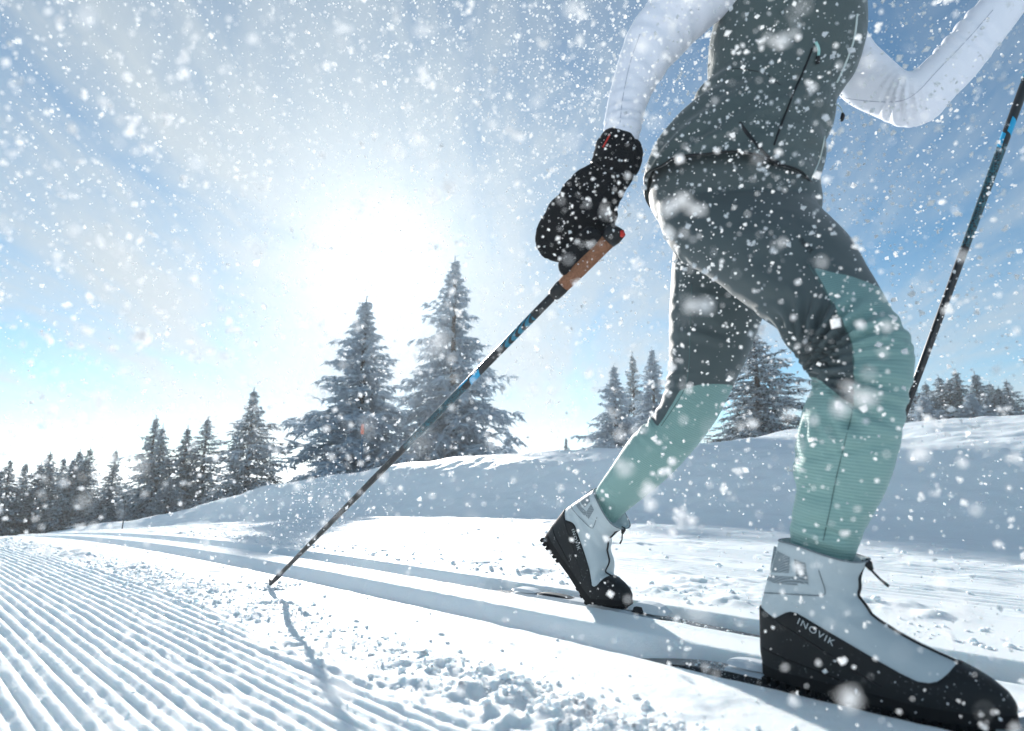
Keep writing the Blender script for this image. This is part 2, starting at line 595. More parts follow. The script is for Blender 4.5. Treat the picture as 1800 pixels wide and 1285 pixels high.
def ground_z(t, n):
    ne = n + bend(t)
    z = base_z(t, n)
    nearw = sstep(-t, -30, -9)
    # wavering edges
    e1 = (fbm(t * 2.2, ne * 2.0, 3, 3) - 0.5)
    e2 = (fbm(t * 6.0 + 50, ne * 6, 3, 9) - 0.5)
    # corduroy on the camera side
    edge = 0.520 + 0.12 * e1 + 0.035 * e2
    cor = (1 - sstep(ne, edge - 0.035, edge + 0.02)) * sstep(ne, -2.9, -2.6)
    per = 0.0186
    ph = (ne + 0.0012 * e2) / per
    fr = ph - np.floor(ph)
    ridge = np.sin(np.pi * np.clip(fr, 0, 1)) ** 0.65
    crumble = fbm(t * 85, ne * 85, 3, 21)
    tops = fbm(t * 22, np.floor(ph) * 3.7, 3, 55)
    nick = sstep(fbm(t * 9 + 40, ne * 30, 3, 140), 0.60, 0.72)
    ridge_h = 0.0085 * ridge * (0.80 + 0.38 * tops) * (1 - 0.28 * nick)
    z += nearw * cor * (ridge_h + 0.0030 * (crumble - 0.5) * ridge + 0.004 * (fbm(t * 2.5, ne * 6, 2, 150) - .5))
    # churned strip where the poles and boots go
    st = sstep(ne, edge - 0.05, edge + 0.03) * (1 - sstep(ne, 0.635 + 0.14 * e1, 0.70 + 0.14 * e1))
    lump = fbm(t * 34, ne * 34, 4, 31, 0.55)
    bil = 1 - np.abs(2 * fbm(t * 20 + 3, ne * 20, 3, 131, 0.55) - 1)
    fine = 1 - np.abs(2 * fbm(t * 60, ne * 60, 3, 132, 0.6) - 1)
    heap = np.exp(-((t - 0.42) / 0.24) ** 2 - ((ne - 0.59) / 0.06) ** 2)
    blob = np.maximum(fbm(t * 16 + 7, ne * 16, 3, 77) - 0.46, 0) * 2.2
    patch = sstep(fbm(t * 3.1, ne * 3.1, 2, 60), 0.36, 0.60)
    z += nearw * st * (0.001 + patch * (0.008 * lump + 0.012 * blob + 0.010 * (bil - .6)) + 0.006 * (fine - .7) + 0.003 * (crumble - 0.5))
    z += nearw * heap * (0.004 + 0.030 * np.maximum(bil - .62, 0) + 0.009 * (fine - .7))
    # smooth shoulder next to the groove
    sm = sstep(ne, 0.60, 0.72) * (1 - sstep(ne, 0.85, 0.9))
    z += nearw * sm * (0.0012 * crumble + 0.004 * np.maximum(fbm(t * 11, ne * 11, 3, 88) - 0.60, 0) * 4)
    # two ski grooves
    wv = 0.004 * (fbm(t * 1.6, ne * 0 + 3, 2, 14) - 0.5) + 0.006 * (fbm(t * 28, ne * 12, 3, 160) - 0.5)
    gr = groove(ne + wv, GA[0], GA[1], GD, 0.050, 0.026) + groove(ne + wv, GB[0], GB[1], GD, 0.034, 0.024)
    gk = np.clip(-gr / GD, 0, 1)
    z -= nearw * 0.007 * sstep(ne, 0.82, 0.90) * (1 - sstep(ne, 1.10, 1.15))
    z += nearw * gr
    z += nearw * gk * 0.0022 * (fbm(t * 40, ne * 40, 3, 17) - 0.5)
    # loose crumbs beyond the grooves, then finer corduroy to the foot of the bank
    e3 = (fbm(t * 1.7 + 9, ne * 1.7, 3, 63) - 0.5)
    st2 = sstep(ne, 1.30, 1.36) * (1 - sstep(ne, 1.46 + 0.25 * e3, 1.62 + 0.25 * e3))
    z += nearw * st2 * (0.010 * lump * patch + 0.012 * blob * patch + 0.001)
    c2 = sstep(ne, 1.50, 1.62) * (1 - sstep(ne, 3.30, 3.42))
    per2 = 0.034
    p2 = ne / per2
    f2 = p2 - np.floor(p2)
    brk = sstep(fbm(t * 1.3, ne * 5, 3, 90), 0.33, 0.5)
    z += nearw * c2 * (0.0075 * np.sin(np.pi * f2) ** 0.9 * (0.25 + 0.75 * brk) + 0.006 * np.maximum(fbm(t * 7, ne * 14, 3, 44) - 0.55, 0) * 4)
    strip = np.exp(-((ne - 2.42) / 0.10) ** 2) + np.exp(-((ne - 3.05) / 0.12) ** 2)
    z += nearw * strip * 0.016 * fbm(t * 9, ne * 12, 4, 33)
    # wind texture on the bank
    up = sstep(ne, 3.3, 3.7) * (1 - sstep(ne, 7, 12))
    z += nearw * up * (0.05 * (fbm(t * 1.4, ne * 5.0, 4, 70) - 0.5) + 0.022 * (fbm(t * 6, ne * 14, 3, 71) - 0.5))
    return z


def spaced(segs):
    out = [segs[0][0]]
    for a, b, d0, d1 in segs:
        x = a
        L = b - a
        while x < b - 1e-9:
            f = (x - a) / L
            d = d0 * (d1 / d0) ** f
            x = min(b, x + d)
            if b - x < 0.4 * d:
                x = b
            out.append(x)
    return np.array(out)


ns = spaced([(-600, -12, 80, 2.0), (-12, -1.0, 1.5, 0.06), (-1.0, 0.08, 0.03, 0.0045), (0.08, 0.86, 0.0032, 0.004), (0.86, 1.26, 0.0048, 0.0048),
             (1.26, 1.62, 0.006, 0.008), (1.62, 3.42, 0.0075, 0.010), (3.42, 5.2, 0.014, 0.03), (5.2, 12, 0.04, 0.3), (12, 600, 0.4, 60)])
ts = spaced([(-600, -10, 80, 1.0), (-10, -0.9, 0.6, 0.02), (-0.9, -0.1, 0.012, 0.0075), (-0.1, 1.4, 0.0062, 0.0075), (1.4, 6.0, 0.0078, 0.030), (6.0, 20, 0.03, 0.20), (20, 600, 0.3, 60)])
TT, NN = np.meshgrid(ts, ns, indexing='ij')
ZZ = ground_z(TT, NN)
V = TT[..., None] * D + NN[..., None] * N
V[..., 2] = ZZ
nt, nn = len(ts), len(ns)
idx = np.arange(nt * nn).reshape(nt, nn)
F = np.stack([idx[:-1, :-1], idx[1:, :-1], idx[1:, 1:], idx[:-1, 1:]], axis=-1).reshape(-1, 4)[:, ::-1]
ground = obj_from('snow_ground', V.reshape(-1, 3), np.ascontiguousarray(F), SNOW, origin=(0, 0, 0))
nz = sum(1 for q in ground.data.polygons[:50] if q.normal.z < 0)
if nz > 25:
    ground.data.flip_normals()
tag(ground, 'groomed white snow with corduroy ridges, two ski grooves and a bank', kind='structure')
print('ground quads', len(F))


def gz(t, n):
    return float(ground_z(np.array([t], float), np.array([n], float))[0])


def gz_xy(x, y):
    p = np.array([x, y, 0.0])
    return gz(p @ D, p @ N)


# ------------------------------------------------------------------ spruces
def make_spruce(seed, R=0.235, levels=30, white=0.62, stems=1, needle=None):
    r = random.Random(seed)
    V = []; F = []; M = []
    TV = MB()

    def spike(p0, p1, rad, mi, kind):
        b = len(V)
        d = p1 - p0
        L = np.linalg.norm(d)
        if L < 1e-6:
            return
        d = d / L
        a = np.cross(d, (0.13, 0.31, 0.94)); a /= np.linalg.norm(a) + 1e-9
        c = np.cross(a, d)
        q = r.random() * 6.28
        if kind == 0:
            for k in range(3):
                V.append(p0 + rad * (math.cos(q + 2.094 * k) * a + math.sin(q + 2.094 * k) * c))
            V.append(p1)
            F.extend([(b, b + 1, b + 3), (b + 1, b + 2, b + 3), (b + 2, b, b + 3)]); M.extend([mi] * 3)
        else:
            V.append(p0)
            m = p0 + d * L * r.uniform(0.35, 0.6)
            for k in range(3):
                V.append(m + rad * (math.cos(q + 2.094 * k) * a + math.sin(q + 2.094 * k) * c))
            V.append(p1)
            for k in range(3):
                k2 = (k + 1) % 3
                F.append((b, b + 1 + k2, b + 1 + k)); F.append((b + 4, b + 1 + k, b + 1 + k2)); M.extend([mi] * 2)

    for stem in range(stems):
        sx, sy = (0, 0) if stem == 0 else (r.uniform(-.09, .09), r.uniform(-.05, .05))
        top = 1.0 if stem == 0 else r.uniform(0.84, 0.95)
        pts = [np.array([sx * min(1, z * 2.2), sy * min(1, z * 2.2), z * top]) for z in (0, .25, .5, .75, .95, 1.0)]
        TV.tube(pts, [0.018, .014, .010, .006, .0025, .0008], 7)
        NBR = levels * 9
        for i in range(NBR):
            u = ((i + r.random()) / NBR) ** 1.12
            if u > 0.985:
                continue
            zb = (0.03 + 0.955 * u) * top
            lob = 0.78 + 0.30 * math.sin(u * 31 + seed) * math.sin(u * 17 + 2 * seed)      # uneven tiers
            az = i * 2.39996 + r.uniform(-.5, .5)
            lean = 1 + 0.16 * math.sin(az + seed)
            L = (R * ((1 - u) ** 0.70) * (1 - 0.97 * u ** 4) * lob * lean + 0.008) * r.uniform(0.55, 1.22)
            if stem:
                L *= 0.72
            if r.random() < 0.05:
                L *= 1.2
            base = np.array([sx * min(1, zb * 2.2), sy * min(1, zb * 2.2), zb])
            h = np.array([math.cos(az), math.sin(az), 0.0]); side = np.array([-h[1], h[0], 0.0])
            slope = 0.85 * (u - 0.38) + r.uniform(-.15, .15)
            droop = (1.2 - 0.85 * u) * r.uniform(0.6, 1.3)
            curl = r.uniform(-.25, .25)

            def axis(s):
                return base + h * (L * s) + side * (L * curl * s * s) + np.array([0, 0, L * (slope * s - droop * s * s * 0.55 + 0.5 * max(0, s - 0.72))])
            K2 = max(3, int(3 + L / R * 9))
            for q in range(K2):
                s = min(1, 0.16 + 0.84 * (q + r.random() * .9) / K2)
                p = axis(s)
                tl = (0.030 - 0.018 * u + 0.34 * L * (1 - 0.7 * s)) * r.uniform(0.5, 1.3) * (0.5 + 0.5 * (1 - u))
                for sg in (-1, 1):
                    dirv = h * r.uniform(0.2, 1.0) + side * sg * r.uniform(0.3, 1.0) + np.array([0, 0, r.uniform(-1.1, 0.30)])
                    dirv /= np.linalg.norm(dirv)
                    e = p + dirv * tl
                    spike(p, e, 0.0034 + 0.0022 * r.random(), 0, 0)
                    for _ in range(4):
                        m = p + dirv * tl * r.uniform(0.15, 1.0)
                        dd = dirv * 0.7 + np.array([r.uniform(-.6, .6), r.uniform(-.6, .6), r.uniform(-1.0, 0.15)])
                        dd /= np.linalg.norm(dd)
                        wmi = 1 if r.random() < white * 0.85 else 0
                        spike(m, m + dd * r.uniform(0.012, 0.032) * (1.1 - .65 * u), 0.0027 - .0010 * u, wmi, 0)
                    if r.random() < white:
                        o = np.array([0, 0, 0.0035])
                        spike(p + o + dirv * tl * 0.05, e + o * 0.6, 0.0042 + 0.004 * r.random(), 1, 1)
                if r.random() < white * 0.8:
                    o = np.array([0, 0, 0.005])
                    dv = h + np.array([0, 0, -droop * s * .8]); dv /= np.linalg.norm(dv)
                    ln = r.uniform(0.014, 0.05) * (0.4 + 0.6 * (1 - u))
                    spike(p + o - dv * ln, p + o * 0.6 + dv * ln, r.uniform(0.005, 0.016) * (0.4 + 0.6 * (1 - u)), 1, 1)
                if r.random() < 0.4:
                    spike(p, p + np.array([r.uniform(-.012, .012), r.uniform(-.012, .012), -r.uniform(.02, .06) * (1 - .6 * u)]), 0.003, 1 if r.random() < white * .7 else 0, 0)
            spike(axis(0.0), axis(0.5), 0.005 * (1 - u) + 0.001, 0, 0)
            spike(axis(0.5), axis(1.0) + h * 0.012, 0.0034 * (1 - u) + 0.0014, 0, 0)
        # leader shoots
        tp = pts[-1]
        for k in range(5):
            a = r.random() * 6.28
            spike(tp - np.array([0, 0, .018 * k]), tp - np.array([0, 0, .018 * k]) + np.array([math.cos(a) * .016, math.sin(a) * .016, .012]), .0025, k % 2, 0)
        spike(tp - np.array([0, 0, .04]), tp + np.array([0, 0, .020]), .0028, 0, 0)
        spike(tp - np.array([0, 0, .03]), tp + np.array([0, 0, .016]), .0032, 1, 1)
    me = bpy.data.meshes.new('spruce_crown')
    VV = np.array(V); FF = np.array(F, dtype=np.int32)
    me.vertices.add(len(VV)); me.vertices.foreach_set('co', VV.astype(np.float32).ravel())
    me.loops.add(FF.size); me.loops.foreach_set('vertex_index', FF.ravel())
    me.polygons.add(len(FF))
    me.polygons.foreach_set('loop_start', np.arange(0, FF.size, 3, dtype=np.int32))
    me.polygons.foreach_set('loop_total', np.full(len(FF), 3, dtype=np.int32))
    me.materials.append(needle or NEEDLE); me.materials.append(FROST)
    me.polygons.foreach_set('material_index', np.array(M, dtype=np.int32))
    me.update(calc_edges=True)
    tm = bpy.data.meshes.new('spruce_trunk')
    tm.from_pydata([tuple(v) for v in TV.v], [], TV.f); tm.materials.append(BARK); tm.update()
    return me, tm


SPR = {
    'white': [make_spruce(11, 0.28, 30, 0.95, 1, NEEDLEW), make_spruce(12, 0.28, 30, 0.95, 1, NEEDLEW)],
    'mixed': [make_spruce(21, 0.29, 24, 0.74), make_spruce(22, 0.29, 18, 0.68, 2)],
    'dark': [make_spruce(31, 0.30, 18, 0.50, 3), make_spruce(32, 0.28, 22, 0.50)],
}
print('spruce tris', [(k, [len(a[0].polygons) for a in v]) for k, v in SPR.items()])


def plant(px, Y, apex_y, kind, vi, wide, label, group, rotz=None, base_drop=0.0):
    """spruce at image column px, Y metres ahead, tall enough to reach the row apex_y"""
    g = atY(px, 840, Y)
    z0 = gz_xy(g[0], g[1]) - 0.12 - base_drop
    H = atY(px, apex_y, Y)[2] - z0
    root = empty('spruce_tree', (g[0], g[1], z0))
    cm, tm = SPR[kind][vi]
    for nm, me in (('trunk', tm), ('crown', cm)):
        c = bpy.data.objects.new(nm, me); col.objects.link(c); c.parent = root
    root.scale = (H * wide * K * 1.12, H * wide * K * 1.12, H * K)
    root.rotation_euler = (0, 0, rotz if rotz is not None else random.random() * 6.28)
    tag(root, label, 'tree', group)
    return root


GL = 'spruces at the edge of the trail on the left'
plant(628, 17.0, 522, 'white', 0, 1.45, 'tall frosted spruce left of the pair below the sun, with the marker stake before it', 'big frosted spruces', 0.4)
plant(792, 19.5, 452, 'white', 1, 1.18, 'tallest frosted spruce, behind the black ski pole, right of the pair', 'big frosted spruces', 2.1)
plant(893, 23.0, 752, 'white', 0, 1.0, 'tiny frosted spruce just right of the tallest tree', 'small spruces on the bank')
plant(996, 26.0, 768, 'mixed', 0, 1.0, 'tiny lone spruce on the bank, midway between the pole and the rear leg', 'small spruces on the bank')
# left row
plant(433, 15.5, 682, 'mixed', 0, 1.51, 'tall slender spruce standing last on the right of the left row', GL, 1.0)
plant(478, 19.0, 806, 'mixed', 0, 1.15, 'small thin sapling spruce at the right end of the left row', GL)
plant(355, 17.0, 733, 'mixed', 1, 1.66, 'bushy pale spruce with a forked top beside the tall slender one', GL, 0.3)
plant(262, 16.5, 731, 'mixed', 1, 1.43, 'tall dark spruce with a twin top in the middle of the left row', GL, 2.2)
plant(198, 19.0, 789, 'dark', 1, 1.28, 'short narrow dark spruce left of the twin topped tree', GL)
plant(152, 17.0, 786, 'dark', 0, 1.60, 'dark spruce with several tips, fifth from the left edge', GL, 0.9)
plant(134, 18.0, 790, 'dark', 1, 1.41, 'dark spruce half hidden behind the several tipped one', GL)
plant(82, 17.5, 794, 'dark', 0, 1.60, 'dark spruce third from the left edge', GL, 1.7)
plant(108, 19.0, 803, 'dark', 1, 1.34, 'dark spruce tip between the third and fifth trees of the left row', GL)
plant(14, 16.5, 806, 'dark', 0, 1.54, 'dark spruce cut by the left edge of the picture', GL, 0.2)
plant(42, 18.5, 812, 'dark', 1, 1.41, 'low dark spruce tip second from the left edge', GL)
plant(195, 13.5, 852, 'dark', 1, 2.43, 'low wide snowy spruce bush before the left row', GL)
plant(300, 14.0, 838, 'mixed', 0, 2.30, 'low pale spruce bush between the twin topped and the bushy tree', GL)
# right of the pole, behind the skier
GR = 'spruces behind the skier'
plant(1086, 20.0, 640, 'white', 0, 1.34, 'white frosted spruce seen left of the rear leg', GR, 0.5)
plant(1120, 27.0, 620, 'dark', 1, 1.08, 'slim dark spruce tip rising behind the frosted ones at the rear leg', GR)
plant(1156, 22.0, 611, 'white', 1, 1.20, 'white frosted spruce partly hidden by the rear leg', GR, 1.9)
plant(1345, 14.5, 566, 'mixed', 0, 1.80, 'large snow laden spruce seen between the two legs', GR, 0.8)
GX = 'spruces on the horizon at the right edge'
for i, (x, Y, ay, kd, vi, wd, lb) in enumerate([
        (1612, 26, 656, 'mixed', 0, 1.1, 'snowy spruce touching the front knee, first of the right row'),
        (1650, 29, 672, 'dark', 1, 1.2, 'dark low spruce second in the right row'),
        (1676, 28, 660, 'mixed', 1, 1.2, 'spruce with a forked tip third in the right row'),
        (1708, 27, 650, 'dark', 0, 1.25, 'tallest dark spruce of the right row'),
        (1742, 28, 654, 'mixed', 0, 1.2, 'snowy spruce right of the tallest in the right row'),
        (1766, 32, 672, 'dark', 1, 1.2, 'dark spruce sixth in the right row'),
        (1798, 30, 668, 'dark', 0, 1.2, 'dark spruce cut by the right edge of the picture'),
        (1728, 24, 690, 'white', 0, 1.5, 'low white bushy spruce in front of the right row'),
        (1640, 24, 695, 'white', 1, 1.4, 'low frosted spruce in front, near the front knee'),
        (1628, 27, 678, 'dark', 0, 1.3, 'dark bushy spruce filling the gap after the first of the right row'),
        (1692, 31, 666, 'dark', 1, 1.3, 'dark spruce behind the tallest of the right row'),
        (1755, 25, 700, 'mixed', 1, 1.6, 'low snowy spruce bush near the right edge'),
        (1782, 27, 680, 'dark', 0, 1.3, 'dark bushy spruce second from the right edge')]):
    plant(x, Y, ay, kd, vi, wd * 1.55, lb, GX)

# ------------------------------------------------------------------ marker stakes
def stake(px, top_y, Y, rad, head, label, m_shaft):
    g = atY(px, 840, Y)
    z0 = gz_xy(g[0], g[1]) - 0.05
    ztop = atY(px, top_y, Y)[2]
    root = empty('marker_stake', (g[0], g[1], z0))
    b = MB(); x, y = g[0], g[1]
    zs = ztop - head
    b.tube([(x, y, z0), (x + .004, y, (z0 + zs) / 2), (x, y, zs)], [rad, rad * .95, rad * .9], 10)
    b.build('shaft', m_shaft, root)
    b = MB()
    b.tube([(x, y, zs), (x, y, zs + head * .1), (x, y, ztop - head * .1), (x, y, ztop)], [rad * 1.2, rad * 1.7, rad * 1.5, rad * .6], 10)
    b.build('cap', ORANGE if m_shaft is STAKE else DARKST, root)
    tag(root, label, 'stake', 'trail marker stakes')


stake(633, 745, 9.3, 0.016, 0.17, 'thin blue marker stake with orange tip before the left big spruce', STAKE)
stake(226, 879, 5.6, 0.0055, 0.03, 'thin dark stake at the trail edge before the left tree row', DARKST)

# ------------------------------------------------------------------ the skier
skier = empty('person', W(0.40, 1.05, -0.02))
tag(skier, 'cross country skier in mint and grey tights, dark vest and white sleeves, mid stride', 'person')

R_LEG = [(1175, 320, 1415, 320, 1.04, .45), (1150, 375, 1436, 368, 1.01, .56), (1176, 443, 1484, 420, .975, .60), (1250, 494, 1518, 470, .965, .64), (1330, 556, 1561, 540, .95, .72),
         (1376, 596, 1594, 588, .94, .76), (1412, 630, 1605, 622, .935, .80), (1431, 664, 1603, 660, .93, .84), (1409, 715, 1589, 722, .93, .90),
         (1395, 770, 1582, 765, .93, .92), (1392, 831, 1567, 826, .935, .92), (1396, 868, 1549, 875, .94, .92), (1388, 921, 1521, 928, .942, .86),
         (1388, 956, 1503, 974, .945, .74), (1388, 1010, 1480, 1030, .945, .65), (1390, 1060, 1465, 1080, .945, .65)]
L_LEG = [(1185, 390, 1410, 400, 1.13, .75), (1178, 475, 1370, 480, 1.14, .85), (1175, 550, 1340, 555, 1.15, .95), (1174, 620, 1314, 625, 1.155, .95),
         (1171, 665, 1297, 662, 1.16, .95), (1163, 702, 1284, 690, 1.165, .92), (1140, 739, 1262, 733, 1.17, .86), (1110, 765, 1234, 772, 1.17, .86),
         (1076, 816, 1186, 828, 1.17, .86), (1049, 858, 1128, 878, 1.175, .82), (1042, 876, 1092, 908, 1.18, .72), (1022, 905, 1068, 940, 1.182, .62)]
TORSO = [(1190, 445, 1420, 410, 1.06, .8), (1138, 370, 1438, 365, 1.06, .92), (1140, 335, 1436, 330, 1.06, .95), (1155, 290, 1434, 285, 1.06, .95),
         (1190, 245, 1440, 240, 1.06, .95), (1228, 200, 1456, 200, 1.06, .92), (1250, 160, 1468, 160, 1.06, .92), (1256, 100, 1492, 105, 1.06, .92),
         (1268, 45, 1505, 50, 1.06, .95), (1280, 0, 1507, 0, 1.06, 1.0), (1290, -50, 1500, -50, 1.06, 1.15), (1300, -100, 1475, -100, 1.06, 1.30),
         (1325, -130, 1460, -130, 1.06, 1.2), (1362, -150, 1440, -150, 1.06, .95), (1372, -180, 1440, -180, 1.06, .95)]
R_ARM = [(1310, -140, 1390, -60, .97, .9), (1225, -75, 1330, -20, .91, .9), (1150, 0, 1258, 30, .88, .9), (1106, 58, 1212, 75, .87, .9),
         (1090, 98, 1180, 110, .86, .9), (1075, 150, 1150, 155, .85, .9), (1066, 188, 1134, 195, .845, .9), (1060, 225, 1126, 232, .84, .9), (1066, 262, 1118, 264, .838, .9)]
L_ARM = [(1465, -105, 1405, -20, 1.17, .9), (1505, 10, 1440, 110, 1.22, .9), (1532, 72, 1478, 172, 1.25, .9), (1562, 102, 1535, 202, 1.28, .9), (1588, 126, 1588, 222, 1.295, .9),
         (1603, 130, 1640, 208, 1.305, .9), (1628, 108, 1676, 170, 1.31, .9), (1658, 76, 1716, 128, 1.32, .9), (1692, 36, 1754, 80, 1.33, .9),
         (1726, 0, 1782, 44, 1.34, .9), (1768, -45, 1818, -6, 1.35, .9), (1800, -75, 1842, -40, 1.355, .9)]
HEAD = [(1372, -165, 1440, -165, 1.05, .95), (1365, -200, 1455, -205, 1.05, 1.1), (1362, -235, 1480, -235, 1.05, 1.15), (1362, -280, 1492, -280, 1.05, 1.1), (1375, -325, 1482, -325, 1.05, 1.05), (1410, -350, 1455, -350, 1.05, .9)]
b = MB()
for S in (R_LEG, L_LEG, TORSO, R_ARM, L_ARM, HEAD):
    b.rings(limb_rings(S, 32, 4))
# nose and chin bumps on the (out of frame) face
for (hx, hy, rr) in ((1488, -255, .016), (1474, -212, .020)):
    c = at(hx, hy, 1.05)
    b.tube([c - np.array([.02, 0, 0]), c, c + np.array([.018, -.012, 0])], [rr, rr, rr * .4], 8)
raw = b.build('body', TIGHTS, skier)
md = raw.modifiers.new('r', 'REMESH'); md.mode = 'VOXEL'; md.voxel_size = 0.0052 * K; md.use_smooth_shade = True
ms = raw.modifiers.new('s', 'SMOOTH'); ms.iterations = 7; ms.factor = 0.5
dg = bpy.context.evaluated_depsgraph_get()
newme = bpy.data.meshes.new_from_object(raw.evaluated_get(dg))
raw.modifiers.clear()
raw.data = newme
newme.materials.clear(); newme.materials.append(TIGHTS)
body = raw
nv = len(newme.vertices)
co = np.empty(nv * 3, dtype=np.float32); newme.vertices.foreach_get('co', co)
co = co.reshape(-1, 3).astype(float) / K + ORIG[skier.name]
nrm = np.empty(nv * 3, dtype=np.float32); newme.vertices.foreach_get('normal', nrm); nrm = nrm.reshape(-1, 3)


def poly_tz(P, n):
    return np.array([[(q := at(x, y, n)) @ D, q[2]] for x, y in P])


def sd_poly(P2, poly):
    """signed distance to a polygon, positive inside"""
    d = np.full(len(P2), 1e9); ins = np.zeros(len(P2), bool)
    for i in range(len(poly)):
        a, c = poly[i], poly[(i + 1) % len(poly)]
        e = c - a; wv = P2 - a
        h = np.clip((wv @ e) / (e @ e), 0, 1)
        d = np.minimum(d, np.linalg.norm(wv - h[:, None] * e, axis=1))
        cond = (a[1] > P2[:, 1]) != (c[1] > P2[:, 1])
        with np.errstate(divide='ignore', invalid='ignore'):
            xi = (c[0] - a[0]) * (P2[:, 1] - a[1]) / (c[1] - a[1]) + a[0]
        ins ^= cond & (P2[:, 0] < xi)
    return np.where(ins, d, -d)


TZ = np.stack([co @ D, co[:, 2]], axis=1)
nco = co @ N
isR = nco < 1.055
polyR = poly_tz([(1419, 462), (1448, 508), (1475, 560), (1488, 582), (1497, 605), (1500, 640), (1500, 710), (1480, 700), (1455, 680), (1430, 660), (1390, 655), (1330, 800), (1330, 1120),
                 (1720, 1120), (1720, 500), (1540, 480), (1480, 470)], 0.875)
polyL = poly_tz([(1400, 650), (1294, 668), (1231, 678), (1201, 688), (1180, 720), (1160, 750), (1141, 733), (1080, 720), (960, 860), (960, 1000), (1200, 1000), (1400, 800)], 1.115)
pan = np.where(isR, sd_poly(TZ, polyR), sd_poly(TZ, polyL))
# ribs run across each shank
kR, aR = at(1515, 630, .93), at(1440, 1000, .94)
kL, aL = at(1225, 690, 1.16), at(1062, 900, 1.17)
hipR = at(1290, 380, .98)
dirs = (kR - aR) / np.linalg.norm(kR - aR)
ribR_sh = (co - aR) @ dirs + 0.10 * ((co - aR) @ D)
dth = (hipR - kR) / np.linalg.norm(hipR - kR)
ribR_th = (co - kR) @ dth * 0.6 + (co - kR)[:, 2] * 0.7 + np.linalg.norm(kR - aR)
wth = sstep(co[:, 2], kR[2] - .05, kR[2] + .06)
ribR = ribR_sh * (1 - wth) + ribR_th * wth
dl = (kL - aL) / np.linalg.norm(kL - aL)
ribL = (co - aL) @ dl
rib = np.where(isR, ribR, ribL)
# shirt: everything above the waist, skin: head
elbow_l = at(1470, 150, 1.25)
zsh = at(1350, 170, 1.06)[2]
shirt = np.where(nco < .93, 1, 0) * 0.0
shirt = np.maximum(co[:, 2] - zsh, np.minimum(0.905 - nco, co[:, 2] - at(1095, 270, .84)[2] + 0.02))
shirt = np.maximum(shirt, np.minimum(nco - 1.20, co[:, 2] - at(1600, 330, 1.3)[2]))
zhead = at(1400, -165, 1.05)[2]
skin = co[:, 2] - zhead
hairless = np.minimum(skin, at(1400, -285, 1.05)[2] - co[:, 2])

# folds: compression wrinkles at knees, elbow, wrist
disp = np.zeros(nv)


def folds(center, direction, radius, wl, amp, seed, fan=None):
    global disp
    c = np.asarray(center); d = np.asarray(direction, float); d /= np.linalg.norm(d)
    rel = co - c
    dist = np.linalg.norm(rel, axis=1)
    wgt = np.exp(-(dist / radius) ** 2)
    if fan is not None:                       # radiate from a point
        r2 = TZ - np.array([fan @ D, fan[2]])
        ang = np.arctan2(r2[:, 1], r2[:, 0])
        ph = ang / wl
    else:
        ph = (rel @ d) / wl
    no = fbm(ph * 0.25 + seed, co[:, 2] * 14 + seed, 3, seed) - 0.5
    sv = np.sin(2 * math.pi * (ph + 1.7 * no))
    prof = np.sign(sv) * np.abs(sv) ** 0.8
    disp += amp * wgt * prof * 1.7 * sstep(vnoise(co @ D * 18 + seed, co[:, 2] * 18, seed + 3), .15, .9)


bk = at(1434, 652, .90)
folds(at(1455, 630, .88), (0, 0, 1), 0.080, 0.22, 0.0110, 3, fan=at(1412, 655, .88))
folds(at(1520, 600, .88), (0.2, 0, 1), 0.055, 0.026, 0.0022, 5)
folds(at(1400, 850, .88), (0.25, 0, 1), 0.07, 0.050, 0.0050, 7)
folds(at(1480, 760, .86), (-0.3, 0, 1), 0.07, 0.040, 0.0026, 27)
folds(at(1300, 480, .90), (.7, 0, .7), 0.09, 0.035, 0.0022, 28)
folds(at(1240, 560, 1.08), (.4, 0, .9), 0.08, 0.040, 0.0024, 29)
folds(at(1440, 940, .90), (.5, 0, .8), 0.05, 0.030, 0.0030, 8)
folds(at(1152, 735, 1.13), dl, 0.05, 0.026, 0.0026, 11)
folds(at(1180, 660, 1.12), (0.15, 0, 1), 0.05, 0.024, 0.0020, 13)
folds(at(1215, 760, 1.12), dl, 0.05, 0.05, 0.0024, 15)
folds(at(1075, 870, 1.12), dl, 0.03, 0.018, 0.0016, 16)
folds(at(1605, 150, 1.27), (0.2, 0, 1), 0.055, 0.26, 0.0065, 17, fan=at(1603, 120, 1.27))
folds(at(1690, 50, 1.30), at(1726, 0, 1.34) - at(1640, 95, 1.31), 0.075, 0.030, 0.0018, 19)
folds(at(1650, 95, 1.30), at(1726, 0, 1.34) - at(1640, 95, 1.31), 0.05, 0.026, 0.0016, 20)
folds(at(1095, 200, .82), (0, 0, 1), 0.045, 0.018, 0.0025, 21)
folds(at(1180, 60, .84), (.6, 0, 1), 0.07, 0.032, 0.0030, 22)
folds(at(1200, 470, .95), (.6, 0, .8), 0.04, 0.022, 0.0025, 24)
disp += 0.0030 * (fbm(co @ D * 13, co[:, 2] * 13 + nco * 9, 3, 50) - 0.5)
